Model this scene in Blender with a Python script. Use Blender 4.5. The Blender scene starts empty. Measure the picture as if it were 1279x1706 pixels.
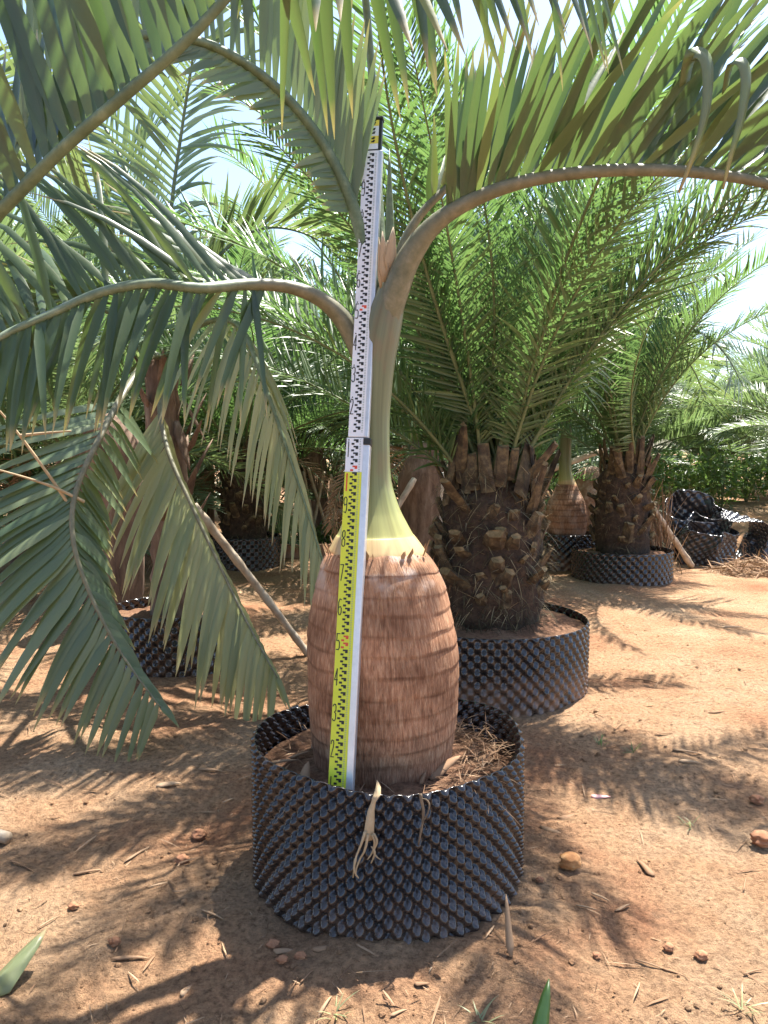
import bpy, math, random
from mathutils import Vector, Matrix, noise, Euler
random.seed(7)
R = math.radians
V = Vector
scene = bpy.context.scene
col = scene.collection

# ------------------------------------------------------------------ camera, sky, sun, exposure
FPX, CX, CY, CAMH, PITCH = 1265.0, 639.5, 853.0, 1.28, R(4.65)
cam_data = bpy.data.cameras.new('camera'); cam = bpy.data.objects.new('camera', cam_data); col.objects.link(cam)
cam_data.sensor_fit = 'VERTICAL'; cam_data.sensor_height = 36.0; cam_data.lens = FPX / 1706 * 36.0
cam_data.clip_start = 0.05; cam_data.clip_end = 2000
cam.location = (0, 0, CAMH); cam.rotation_euler = (R(90) - PITCH, 0, 0)
scene.camera = cam

SUN = V((0.22, 0.31, 0.925)).normalized()
world = bpy.data.worlds.new('World'); scene.world = world; world.use_nodes = True
nt = world.node_tree
sky = nt.nodes.new('ShaderNodeTexSky'); sky.sky_type = 'NISHITA'; sky.sun_disc = False
sky.sun_elevation = math.asin(SUN.z); sky.sun_rotation = math.atan2(SUN.x, SUN.y)
sky.dust_density = 1.5; sky.air_density = 1.0; sky.ozone_density = 2.0
bg = nt.nodes['Background']; bg.inputs['Strength'].default_value = 0.105
nt.links.new(sky.outputs[0], bg.inputs['Color'])
sun_data = bpy.data.lights.new('sun', 'SUN'); sun_data.energy = 5.0; sun_data.angle = R(0.6); sun_data.color = (1.0, 0.95, 0.87)
sun = bpy.data.objects.new('sun', sun_data); col.objects.link(sun)
sun.rotation_euler = (-SUN).to_track_quat('-Z', 'Y').to_euler(); sun.location = (3, 4, 9)
scene.view_settings.view_transform = 'Standard'; scene.view_settings.look = 'None'
scene.view_settings.exposure = 1.74; scene.view_settings.gamma = 1.0

# ------------------------------------------------------------------ helpers
FW = V((0, math.cos(PITCH), -math.sin(PITCH))); UP = V((0, math.sin(PITCH), math.cos(PITCH)))
def ray(px, py):
    return FW + V((1, 0, 0)) * ((px - CX) / FPX) - UP * ((py - CY) / FPX)
def P(px, py, Y):
    d = ray(px, py); return V((0, 0, CAMH)) + d * (Y / d.y)
def G(px, py, z=0.0):
    d = ray(px, py); return V((0, 0, CAMH)) + d * ((z - CAMH) / d.z)
def rnd(a, b): return random.uniform(a, b)
def smooth(a, b, x):
    t = max(0.0, min(1.0, (x - a) / (b - a)))
    return t * t * (3 - 2 * t)

class MB:
    def __init__(s): s.v = []; s.f = []; s.m = []; s.r = []; s.t = []; s.u = []
    def add(s, vs, fs, mat=0, r=0.5, t=None, u=None):
        o = len(s.v); s.v.extend(vs); s.f.extend([tuple(i + o for i in f) for f in fs]); s.m.extend([mat] * len(fs))
        n = len(vs); s.r.extend([r] * n); s.t.extend(t if t is not None else [0.0] * n)
        s.u.extend(u if u is not None else [(0.0, 0.0)] * n)
    def mesh(s, name, mats, origin=(0, 0, 0), smooth=True, uv=False):
        me = bpy.data.meshes.new(name); o = V(origin)
        me.from_pydata([tuple(V(p) - o) for p in s.v], [], s.f)
        for m in (mats if isinstance(mats, (list, tuple)) else [mats]): me.materials.append(m)
        me.polygons.foreach_set('material_index', s.m)
        me.polygons.foreach_set('use_smooth', [smooth] * len(s.f))
        a = me.attributes.new('rnd', 'FLOAT', 'POINT'); a.data.foreach_set('value', s.r)
        a = me.attributes.new('tip', 'FLOAT', 'POINT'); a.data.foreach_set('value', s.t)
        if uv:
            l = me.uv_layers.new(name='UVMap'); li = [0] * len(me.loops); me.loops.foreach_get('vertex_index', li)
            flat = []
            for i in li: flat.extend(s.u[i])
            l.data.foreach_set('uv', flat)
        me.update(); return me
    def build(s, name, mats, parent=None, origin=(0, 0, 0), smooth=True, uv=False):
        return link(name, s.mesh(name, mats, origin, smooth, uv), parent)
def link(name, data, parent=None):
    o = bpy.data.objects.new(name, data); col.objects.link(o); o.parent = parent; return o
def tag(o, label, cat, group=None):
    o['label'] = label; o['category'] = cat
    if group: o['group'] = group
    return o
def thing(name, label, cat, loc=(0, 0, 0), group=None):
    o = bpy.data.objects.new(name, None); col.objects.link(o); o.location = loc; o.empty_display_size = 0.1
    return tag(o, label, cat, group)
def kind(o, k): o['kind'] = k; return o
def copy_tree(o, parent=None):
    c = o.copy(); col.objects.link(c); c.parent = parent
    for ch in [x for x in bpy.data.objects if x.parent == o]: copy_tree(ch, c)
    return c

def cat_rom(pts, n):
    """pts: list of equal-length tuples; returns n+1 interpolated tuples"""
    k = len(pts); out = []
    for i in range(n + 1):
        x = i / n * (k - 1); j = min(int(x), k - 2); t = x - j
        p0 = pts[max(j - 1, 0)]; p1 = pts[j]; p2 = pts[j + 1]; p3 = pts[min(j + 2, k - 1)]
        out.append(tuple(0.5 * ((2 * b) + (-a + c) * t + (2 * a - 5 * b + 4 * c - d) * t * t + (-a + 3 * b - 3 * c + d) * t ** 3)
                         for a, b, c, d in zip(p0, p1, p2, p3)))
    return out
def tube(mb, pts, rad, n=8, mat=0, r=0.5, cap=True, flat=1.0, tips=None, jit=0.0):
    pts = [V(p) for p in pts]; k = len(pts)
    t0 = (pts[1] - pts[0]).normalized(); a = V((0, 0, 1)) if abs(t0.z) < 0.9 else V((1, 0, 0))
    nrm = (a - t0 * a.dot(t0)).normalized(); vs = []; ts = []; us = []; ln = 0
    for i in range(k):
        t = (pts[min(i + 1, k - 1)] - pts[max(i - 1, 0)]).normalized()
        nrm = (nrm - t * nrm.dot(t)).normalized(); b = t.cross(nrm)
        if i: ln += (pts[i] - pts[i - 1]).length
        rr = rad[i] if isinstance(rad, (list, tuple)) else rad
        for j in range(n):
            an = 2 * math.pi * j / n; q = rr * (1 + rnd(-jit, jit))
            vs.append(pts[i] + nrm * (math.cos(an) * q * flat) + b * (math.sin(an) * q))
            ts.append(tips[i] if tips else i / (k - 1)); us.append((j / n, ln))
    fs = [(i * n + j, i * n + (j + 1) % n, (i + 1) * n + (j + 1) % n, (i + 1) * n + j) for i in range(k - 1) for j in range(n)]
    if cap: fs += [tuple(range(n))[::-1], tuple(range((k - 1) * n, k * n))]
    mb.add(vs, fs, mat, r, ts, us)
GR = V((0, 0, -1))
def leaflet(mb, p, d, wv, L, W, droop=0.5, r=0.5, segs=5, fold=0.3, mat=0, kink=None):
    pos = V(p); d = V(d).normalized(); vs = []; ts = []
    for i in range(segs + 1):
        s = i / segs
        w = W * min(1.0, 0.35 + s / 0.18) * max(0.03, (1 - s) ** 0.55) * 0.5
        wv = (wv - d * wv.dot(d)).normalized(); nn = wv.cross(d)
        vs += [pos - wv * w + nn * (fold * w), pos.copy(), pos + wv * w + nn * (fold * w)]; ts += [s, s, s]
        dd = droop * (2.6 if (kink and s > kink) else 1.0) * (0.35 + s)
        d = (d + GR * (dd / segs)).normalized(); pos = pos + d * (L / segs)
    fs = []
    for i in range(segs):
        a = i * 3
        fs += [(a, a + 1, a + 4, a + 3), (a + 1, a + 2, a + 5, a + 4)]
    mb.add(vs, fs, mat, r, ts)

# ------------------------------------------------------------------ materials
def new_mat(name):
    m = bpy.data.materials.new(name); m.use_nodes = True; n = m.node_tree; b = n.nodes['Principled BSDF']
    return m, n, b, n.nodes.new, n.links.new
def ramp(n, stops):
    r = n.nodes.new('ShaderNodeValToRGB'); e = r.color_ramp.elements
    while len(e) < len(stops): e.new(0.5)
    for i, (p, c) in enumerate(stops): e[i].position = p; e[i].color = (*c, 1)
    return r
def texn(n, scale, detail=6, rough=0.6, coord='Object', mapping=None):
    tc = n.nodes.new('ShaderNodeTexCoord'); tx = n.nodes.new('ShaderNodeTexNoise')
    tx.inputs['Scale'].default_value = scale; tx.inputs['Detail'].default_value = detail; tx.inputs['Roughness'].default_value = rough
    if mapping:
        mp = n.nodes.new('ShaderNodeMapping'); mp.inputs['Scale'].default_value = mapping
        n.links.new(tc.outputs[coord], mp.inputs[0]); n.links.new(mp.outputs[0], tx.inputs['Vector'])
    else: n.links.new(tc.outputs[coord], tx.inputs['Vector'])
    return tx
def mixc(n, a, b, fac, mode='MIX'):
    m = n.nodes.new('ShaderNodeMix'); m.data_type = 'RGBA'; m.blend_type = mode
    for s, x in ((0, fac), (6, a), (7, b)):
        if hasattr(x, 'is_output'): n.links.new(x, m.inputs[s])
        elif isinstance(x, (int, float)): m.inputs[s].default_value = x
        else: m.inputs[s].default_value = (*x, 1)
    return m.outputs[2]
def attr(n, name):
    a = n.nodes.new('ShaderNodeAttribute'); a.attribute_name = name; return a.outputs['Fac']
def bump(n, b, h, strength, dist=0.01):
    bp = n.nodes.new('ShaderNodeBump'); bp.inputs['Strength'].default_value = strength; bp.inputs['Distance'].default_value = dist
    n.links.new(h, bp.inputs['Height']); n.links.new(bp.outputs[0], b.inputs['Normal']); return bp

def leaf_mat(name, stops, dry=(0.42, 0.33, 0.14), dry_at=0.80, transl=0.30, tcol=(0.26, 0.40, 0.08), rough=0.36, blotch=0.15, tint=(0.48, 0.54, 0.46), spec=0.7):
    m, n, b, new, ln = new_mat(name)
    cr = ramp(n, stops); ln(attr(n, 'rnd'), cr.inputs[0])
    tx = texn(n, 9, 3); c = mixc(n, cr.outputs[0], tint, tx.outputs[0], 'OVERLAY')
    t2 = texn(n, 25, 4); mr = n.nodes.new('ShaderNodeMapRange'); mr.inputs[1].default_value = 0.60; mr.inputs[2].default_value = 0.75
    ln(t2.outputs[0], mr.inputs[0]); mm = n.nodes.new('ShaderNodeMath'); mm.operation = 'MULTIPLY'; mm.inputs[1].default_value = blotch
    ln(mr.outputs[0], mm.inputs[0]); c = mixc(n, c, (0.22, 0.19, 0.05), mm.outputs[0])
    r2 = n.nodes.new('ShaderNodeMapRange'); r2.inputs[1].default_value = dry_at; r2.inputs[2].default_value = dry_at + 0.14
    ln(attr(n, 'tip'), r2.inputs[0]); c = mixc(n, c, dry, r2.outputs[0])
    ln(c, b.inputs['Base Color']); b.inputs['Roughness'].default_value = rough; b.inputs['Specular IOR Level'].default_value = spec
    ts = n.nodes.new('ShaderNodeBsdfTranslucent'); tc = mixc(n, c, tcol, 0.5); ln(tc, ts.inputs[0])
    mx = n.nodes.new('ShaderNodeMixShader'); mx.inputs[0].default_value = transl
    ln(b.outputs[0], mx.inputs[1]); ln(ts.outputs[0], mx.inputs[2]); ln(mx.outputs[0], n.nodes['Material Output'].inputs[0])
    st = texn(n, 30, 2, coord='Object', mapping=(1, 1, 1)); bump(n, b, st.outputs[0], 0.15, 0.004)
    return m
M = {}
M['leaf_bottle'] = leaf_mat('leaf_bottle', [(0, (0.032, 0.058, 0.03)), (0.55, (0.06, 0.095, 0.045)), (0.86, (0.1, 0.14, 0.05)), (1, (0.2, 0.21, 0.06))], transl=0.3, tcol=(0.22, 0.38, 0.07))
M['leaf_grey'] = leaf_mat('leaf_grey', [(0, (0.075, 0.115, 0.062)), (0.6, (0.135, 0.18, 0.105)), (1, (0.23, 0.26, 0.14))], transl=0.34, rough=0.42, tcol=(0.32, 0.46, 0.09))
M['leaf_pale_sunlit'] = leaf_mat('leaf_pale_sunlit', [(0, (0.20, 0.25, 0.15)), (0.6, (0.36, 0.38, 0.21)), (1, (0.48, 0.46, 0.25))], transl=0.45, tcol=(0.62, 0.62, 0.25), rough=0.36, dry_at=0.8, dry=(0.5, 0.42, 0.25))  # pale leaf tone, brightened so sun on the drooping fronds is in the colour
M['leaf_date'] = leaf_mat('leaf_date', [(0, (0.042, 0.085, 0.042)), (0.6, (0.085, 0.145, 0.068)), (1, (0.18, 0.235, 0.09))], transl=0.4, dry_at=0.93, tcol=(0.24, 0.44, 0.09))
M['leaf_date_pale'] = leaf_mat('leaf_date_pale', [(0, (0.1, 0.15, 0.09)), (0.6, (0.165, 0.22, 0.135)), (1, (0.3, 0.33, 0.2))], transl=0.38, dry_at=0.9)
M['leaf_dry'] = leaf_mat('leaf_dry', [(0, (0.15, 0.085, 0.052)), (0.6, (0.27, 0.165, 0.10)), (1, (0.40, 0.285, 0.19))], transl=0.08, dry_at=2, blotch=0.0, rough=0.8, tcol=(0.4, 0.28, 0.12), tint=(0.52, 0.49, 0.43), spec=0.2)
M['fibre_dark'] = leaf_mat('fibre_dark', [(0, (0.03, 0.024, 0.014)), (0.55, (0.07, 0.058, 0.034)), (0.8, (0.17, 0.14, 0.085)), (1, (0.34, 0.28, 0.18))], tint=(0.54, 0.5, 0.42), spec=0.2, transl=0.05, dry_at=2, blotch=0.0, rough=0.8)
M['leaf_shrub'] = leaf_mat('leaf_shrub', [(0, (0.05, 0.10, 0.03)), (0.6, (0.09, 0.17, 0.045)), (1, (0.17, 0.25, 0.06))], transl=0.35, dry_at=2)

def soil_mat(name, cols, big=1.2, litter=0.5):
    m, n, b, new, ln = new_mat(name)
    a = texn(n, big, 8, 0.65); r1 = ramp(n, [(0.28, cols[0]), (0.5, cols[1]), (0.72, cols[2])]); ln(a.outputs[0], r1.inputs[0])
    f = texn(n, 55, 8, 0.75); c = mixc(n, r1.outputs[0], (0.5, 0.5, 0.5), 0.0)
    r2 = ramp(n, [(0.33, (0.12, 0.10, 0.09)), (0.5, (0.52, 0.52, 0.52)), (0.70, (0.9, 0.87, 0.83))]); ln(f.outputs[0], r2.inputs[0])
    c = mixc(n, c, r2.outputs[0], 0.75, 'OVERLAY')
    g = texn(n, 6.5, 5, 0.7); r3 = n.nodes.new('ShaderNodeMapRange'); r3.inputs[1].default_value = 0.56; r3.inputs[2].default_value = 0.68
    ln(g.outputs[0], r3.inputs[0]); m3 = n.nodes.new('ShaderNodeMath'); m3.operation = 'MULTIPLY'; m3.inputs[1].default_value = litter
    ln(r3.outputs[0], m3.inputs[0]); c = mixc(n, c, cols[3], m3.outputs[0])
    ln(c, b.inputs['Base Color']); b.inputs['Roughness'].default_value = 0.95; b.inputs['Specular IOR Level'].default_value = 0.15
    h = n.nodes.new('ShaderNodeMath'); h.operation = 'MULTIPLY_ADD'; h.inputs[1].default_value = 0.45
    f2 = texn(n, 190, 4, 0.7); ln(f2.outputs[0], h.inputs[0]); ln(f.outputs[0], h.inputs[2])
    bump(n, b, h.outputs[0], 1.0, 0.03)
    return m
M['soil'] = soil_mat('soil', [(0.30, 0.125, 0.065), (0.40, 0.24, 0.135), (0.49, 0.345, 0.22), (0.24, 0.16, 0.10)])
M['pot_soil'] = soil_mat('pot_soil', [(0.20, 0.10, 0.06), (0.27, 0.15, 0.09), (0.36, 0.22, 0.14), (0.22, 0.15, 0.10)], 4)

def plastic_mat(name, dust=0.5, top=0.16, base=(0.010, 0.011, 0.014), spec=0.75):
    m, n, b, new, ln = new_mat(name)
    tc = n.nodes.new('ShaderNodeTexCoord'); sp = n.nodes.new('ShaderNodeSeparateXYZ'); ln(tc.outputs['Object'], sp.inputs[0])
    mr = n.nodes.new('ShaderNodeMapRange'); mr.inputs[1].default_value = top; mr.inputs[2].default_value = -0.03; mr.inputs[3].default_value = 0; mr.inputs[4].default_value = dust
    ln(sp.outputs[2], mr.inputs[0])
    a = texn(n, 14, 6, 0.7); m1 = n.nodes.new('ShaderNodeMath'); m1.operation = 'MULTIPLY'; m1.use_clamp = True
    m0 = n.nodes.new('ShaderNodeMapRange'); m0.inputs[1].default_value = 0.35; m0.inputs[2].default_value = 0.62; ln(a.outputs[0], m0.inputs[0])
    ln(m0.outputs[0], m1.inputs[0]); ln(mr.outputs[0], m1.inputs[1])
    ad = n.nodes.new('ShaderNodeMath'); ad.operation = 'MULTIPLY_ADD'; ad.inputs[1].default_value = 0.045; ln(m0.outputs[0], ad.inputs[0]); ln(m1.outputs[0], ad.inputs[2])
    c = mixc(n, base, (0.34, 0.19, 0.11), ad.outputs[0]); ln(c, b.inputs['Base Color'])
    rr = n.nodes.new('ShaderNodeMapRange'); rr.inputs[3].default_value = 0.19; rr.inputs[4].default_value = 0.7; ln(ad.outputs[0], rr.inputs[0]); ln(rr.outputs[0], b.inputs['Roughness'])
    b.inputs['Specular IOR Level'].default_value = spec
    f = texn(n, 160, 3); bump(n, b, f.outputs[0], 0.12, 0.003)
    return m
M['plastic'] = plastic_mat('plastic', 0.30, 0.17)
M['plastic_sunlit'] = plastic_mat('plastic_sunlit', 0.05, 0.1, (0.03, 0.032, 0.04), 0.8)  # sun sheen on the discarded pots painted in as a greyer, glossier base
M['plastic_muddy'] = plastic_mat('plastic_muddy', 1.0, 0.24)

def trunk_mat():
    m, n, b, new, ln = new_mat('bottle_bark')
    s = texn(n, 1, 7, 0.62, 'UV', (150, 15, 1)); s2 = texn(n, 1, 5, 0.6, 'UV', (420, 34, 1)); p = texn(n, 5, 5, 0.6)
    r = ramp(n, [(0.28, (0.20, 0.092, 0.05)), (0.5, (0.36, 0.19, 0.108)), (0.75, (0.54, 0.345, 0.215))]); ln(s.outputs[0], r.inputs[0])
    r2 = ramp(n, [(0.33, (0.22, 0.18, 0.16)), (0.5, (0.5, 0.5, 0.5)), (0.68, (0.85, 0.82, 0.8))]); ln(p.outputs[0], r2.inputs[0])
    c = mixc(n, r.outputs[0], r2.outputs[0], 0.7, 'OVERLAY')
    r3 = ramp(n, [(0.3, (0.25, 0.25, 0.25)), (0.7, (0.8, 0.8, 0.8))]); ln(s2.outputs[0], r3.inputs[0]); c = mixc(n, c, r3.outputs[0], 0.5, 'OVERLAY')
    c = mixc(n, c, (0.09, 0.04, 0.025), attr(n, 'tip'))
    pk = texn(n, 7, 4, 0.6); mr = n.nodes.new('ShaderNodeMapRange'); mr.inputs[1].default_value = 0.5; mr.inputs[2].default_value = 0.62; ln(pk.outputs[0], mr.inputs[0])
    mu = n.nodes.new('ShaderNodeMath'); mu.operation = 'MULTIPLY'; ln(mr.outputs[0], mu.inputs[0]); ln(attr(n, 'rnd'), mu.inputs[1])
    c = mixc(n, c, (0.62, 0.50, 0.42), mu.outputs[0])
    ln(c, b.inputs['Base Color']); b.inputs['Roughness'].default_value = 0.85; b.inputs['Specular IOR Level'].default_value = 0.25
    h = n.nodes.new('ShaderNodeMath'); h.operation = 'ADD'; ln(s.outputs[0], h.inputs[0]); ln(s2.outputs[0], h.inputs[1])
    bump(n, b, h.outputs[0], 0.85, 0.012); return m
M['bottle_bark'] = trunk_mat()
def shaft_mat():
    m, n, b, new, ln = new_mat('crownshaft')
    tc = n.nodes.new('ShaderNodeAttribute'); tc.attribute_name = 'tip'
    r = ramp(n, [(0.0, (0.46, 0.31, 0.15)), (0.17, (0.52, 0.38, 0.18)), (0.20, (0.48, 0.38, 0.18)), (0.23, (0.36, 0.35, 0.125)), (0.42, (0.25, 0.27, 0.10)), (0.58, (0.155, 0.185, 0.09)), (0.76, (0.13, 0.15, 0.085)), (1, (0.14, 0.14, 0.085))]); ln(tc.outputs['Fac'], r.inputs[0])
    s = texn(n, 1, 6, 0.6, 'UV', (26, 1.2, 1)); p = texn(n, 9, 4, 0.6, mapping=(1, 1, 0.4))
    r2 = ramp(n, [(0.3, (0.28, 0.25, 0.24)), (0.5, (0.5, 0.5, 0.5)), (0.75, (0.74, 0.74, 0.7))]); ln(s.outputs[0], r2.inputs[0])
    c = mixc(n, r.outputs[0], r2.outputs[0], 0.55, 'OVERLAY')
    mr = n.nodes.new('ShaderNodeMapRange'); mr.inputs[1].default_value = 0.55; mr.inputs[2].default_value = 0.7; ln(p.outputs[0], mr.inputs[0])
    mu = n.nodes.new('ShaderNodeMath'); mu.operation = 'MULTIPLY'; mu.inputs[1].default_value = 0.38; ln(mr.outputs[0], mu.inputs[0])
    c = mixc(n, c, (0.22, 0.12, 0.07), mu.outputs[0])
    ln(c, b.inputs['Base Color']); b.inputs['Roughness'].default_value = 0.42; bump(n, b, s.outputs[0], 0.15, 0.005); return m
M['crownshaft'] = shaft_mat()
def simple(name, stops, scale=12, rough=0.7, bstr=0.4, bdist=0.006, mapping=None, coord='Object', metal=0.0, spec=0.4):
    m, n, b, new, ln = new_mat(name); t = texn(n, scale, 6, 0.65, coord, mapping)
    r = ramp(n, stops); ln(t.outputs[0], r.inputs[0]); ln(r.outputs[0], b.inputs['Base Color'])
    b.inputs['Roughness'].default_value = rough; b.inputs['Metallic'].default_value = metal; b.inputs['Specular IOR Level'].default_value = spec
    bump(n, b, t.outputs[0], bstr, bdist); return m
M['petiole'] = simple('petiole', [(0.3, (0.10, 0.105, 0.062)), (0.55, (0.165, 0.16, 0.10)), (0.75, (0.245, 0.225, 0.155))], 26, 0.5, 0.4)
M['petiole_green'] = simple('petiole_green', [(0.3, (0.07, 0.105, 0.055)), (0.55, (0.12, 0.165, 0.09)), (0.75, (0.20, 0.25, 0.15))], 30, 0.5, 0.4)
def petiole_mix():
    m, n, b, new, ln = new_mat('petiole_mixed'); t = texn(n, 28, 6, 0.65)
    a = ramp(n, [(0.3, (0.10, 0.105, 0.062)), (0.55, (0.165, 0.16, 0.10)), (0.75, (0.245, 0.225, 0.155))]); c = ramp(n, [(0.3, (0.09, 0.13, 0.075)), (0.55, (0.16, 0.21, 0.13)), (0.75, (0.26, 0.30, 0.20))])
    ln(t.outputs[0], a.inputs[0]); ln(t.outputs[0], c.inputs[0])
    mr = n.nodes.new('ShaderNodeMapRange'); mr.inputs[1].default_value = 0.38; mr.inputs[2].default_value = 0.47; ln(attr(n, 'tip'), mr.inputs[0])
    ln(mixc(n, a.outputs[0], c.outputs[0], mr.outputs[0]), b.inputs['Base Color']); b.inputs['Roughness'].default_value = 0.45; bump(n, b, t.outputs[0], 0.15, 0.006); return m
M['petiole_mixed'] = petiole_mix()
M['rachis_date'] = simple('rachis_date', [(0.3, (0.08, 0.115, 0.05)), (0.7, (0.17, 0.20, 0.09))], 9, 0.55, 0.15)
M['date_core'] = simple('date_core', [(0.3, (0.025, 0.016, 0.011)), (0.55, (0.065, 0.042, 0.028)), (0.75, (0.13, 0.09, 0.055))], 24, 0.95, 0.9, 0.02)
M['date_base'] = simple('date_base', [(0.3, (0.03, 0.02, 0.013)), (0.5, (0.075, 0.052, 0.03)), (0.7, (0.19, 0.14, 0.07))], 16, 0.9, 0.7, 0.01)
M['date_cut'] = simple('date_cut', [(0.3, (0.06, 0.045, 0.025)), (0.5, (0.15, 0.11, 0.05)), (0.72, (0.30, 0.21, 0.11))], 22, 0.85, 0.6, 0.006)
M['fibre'] = simple('fibre', [(0.3, (0.10, 0.07, 0.045)), (0.7, (0.26, 0.19, 0.12))], 20, 0.9, 0.2)
M['straw'] = simple('straw', [(0.3, (0.26, 0.18, 0.10)), (0.55, (0.42, 0.31, 0.18)), (0.75, (0.60, 0.49, 0.32))], 6, 0.8, 0.3)
M['bamboo'] = simple('bamboo', [(0.3, (0.28, 0.20, 0.13)), (0.5, (0.44, 0.35, 0.25)), (0.72, (0.60, 0.52, 0.40))], 10, 0.6, 0.3)
M['white_pole'] = simple('white_pole', [(0.3, (0.5, 0.46, 0.42)), (0.6, (0.72, 0.69, 0.64))], 18, 0.6, 0.3)
M['old_bark'] = simple('old_bark', [(0.3, (0.07, 0.042, 0.03)), (0.5, (0.17, 0.11, 0.075)), (0.72, (0.32, 0.23, 0.17))], 9, 0.9, 0.9, 0.02, mapping=(1.6, 1.6, 0.35))
M['rootball'] = simple('rootball', [(0.3, (0.18, 0.09, 0.055)), (0.5, (0.36, 0.22, 0.15)), (0.7, (0.62, 0.52, 0.44))], 7, 0.95, 0.9, 0.03)
M['stone'] = simple('stone', [(0.3, (0.30, 0.12, 0.04)), (0.5, (0.50, 0.24, 0.09)), (0.7, (0.62, 0.38, 0.18))], 28, 0.8, 0.5, 0.01)
M['clod'] = simple('clod', [(0.3, (0.24, 0.10, 0.055)), (0.55, (0.34, 0.17, 0.09)), (0.75, (0.45, 0.28, 0.17))], 20, 0.95, 0.5)
M['brick'] = simple('brick', [(0.3, (0.26, 0.13, 0.08)), (0.6, (0.42, 0.25, 0.16))], 15, 0.9, 0.5)
M['alu'] = simple('alu', [(0.3, (0.55, 0.57, 0.60)), (0.7, (0.68, 0.70, 0.73))], 30, 0.38, 0.04, metal=0.6)
M['white_face'] = simple('white_face', [(0.3, (0.66, 0.71, 0.78)), (0.7, (0.76, 0.80, 0.85))], 20, 0.4, 0.03)
M['yellow_face'] = simple('yellow_face', [(0.25, (0.55, 0.62, 0.03)), (0.7, (0.66, 0.70, 0.05))], 20, 0.4, 0.03)
M['label_yellow'] = simple('label_yellow', [(0.3, (0.70, 0.60, 0.08)), (0.7, (0.78, 0.66, 0.12))], 20, 0.45, 0.03)
M['black'] = simple('black', [(0.3, (0.012, 0.013, 0.012)), (0.7, (0.025, 0.027, 0.028))], 30, 0.45, 0.05)
M['red'] = simple('red', [(0.3, (0.55, 0.06, 0.03)), (0.7, (0.62, 0.09, 0.04))], 30, 0.45, 0.05)
M['tick'] = simple('tick', [(0.3, (0.20, 0.28, 0.26)), (0.7, (0.25, 0.33, 0.30))], 30, 0.45, 0.05)
M['pink_dry'] = simple('pink_dry', [(0.3, (0.30, 0.21, 0.13)), (0.55, (0.42, 0.33, 0.22)), (0.75, (0.52, 0.43, 0.30))], 14, 0.7, 0.3, mapping=(1, 1, 0.2))
M['fold_dry'] = simple('fold_dry', [(0.3, (0.10, 0.10, 0.075)), (0.55, (0.18, 0.17, 0.13)), (0.75, (0.27, 0.25, 0.20))], 20, 0.6, 0.4, mapping=(4, 4, 0.5))
M['wrapper'] = simple('wrapper', [(0.3, (0.55, 0.22, 0.20)), (0.7, (0.72, 0.42, 0.38))], 30, 0.5, 0.2)

# ------------------------------------------------------------------ ground
POTS = []   # (x, y, r) for mounding
MAIN = V((0.012, 2.40, 0)); MAIN_R = 0.425
D1 = V((P(815, 1040, 4.1).x, 4.1, 0)); D2 = V((P(1035, 925, 7.45).x, 7.45, 0))
LP = V((P(287, 1040, 4.45).x, 4.45, 0)); LP2 = V((P(407, 900, 8.2).x, 8.2, 0)); SB = V((P(942, 905, 8.1).x, 8.1, 0))
NB = V((-1.18, 1.45, 0))
POTS = [(MAIN.x, MAIN.y, 0.43), (D1.x, D1.y, 0.53), (D2.x, D2.y, 0.47), (LP.x, LP.y, 0.36), (LP2.x, LP2.y, 0.38), (SB.x, SB.y, 0.3), (NB.x, NB.y, 0.33)]
def gz(x, y):
    z = 0.030 * noise.noise(V((x * 0.9, y * 0.9, 3.1))) + 0.016 * noise.noise(V((x * 3.1, y * 3.1, 7.7)))
    if abs(x) < 5 and y < 8:
        z += 0.0095 * noise.noise(V((x * 9, y * 9, 1.3))) + 0.007 * noise.noise(V((x * 23, y * 23, 5.0))) + 0.0035 * noise.noise(V((x * 52, y * 52, 2.0)))
        z += 0.010 * max(0, noise.noise(V((x * 14 + 5, y * 14, 9.0)))) 
    for cx, cy, r in POTS:
        d = math.hypot(x - cx, y - cy) - r
        if d < 0.35:
            z += 0.035 * smooth(0.35, 0.0, max(d, 0)) * (0.6 + 0.6 * noise.noise(V((x * 4, y * 4, 0.5))))
    z -= 0.095 * smooth(3.5, 2.6, y)
    z += 0.05 * smooth(9, 13, y) * (1 + noise.noise(V((x * 0.4, y * 0.4, 2.2)))) 
    z += 0.45 * smooth(9.2, 11.5, y) * smooth(1.8, 4.0, x)
    return z
def axis(lo, hi, step, far, grow):
    a = [lo]
    while a[-1] < hi: a.append(a[-1] + step)
    s = step; b = []
    x = a[-1]
    while x < far: s *= grow; x += s; b.append(x)
    s = step; c = []; x = lo
    while x > -far: s *= grow; x -= s; c.append(x)
    return c[::-1] + a + b
xs = axis(-1.7, 1.9, 0.0165, 260, 1.11); ys = axis(1.3, 5.0, 0.0165, 260, 1.09)
mb = MB(); nx = len(xs); vs = [V((x, y, gz(x, y))) for y in ys for x in xs]
mb.add(vs, [(j * nx + i, j * nx + i + 1, (j + 1) * nx + i + 1, (j + 1) * nx + i) for j in range(len(ys) - 1) for i in range(nx - 1)])
kind(mb.build('ground', M['soil']), 'structure')

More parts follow.
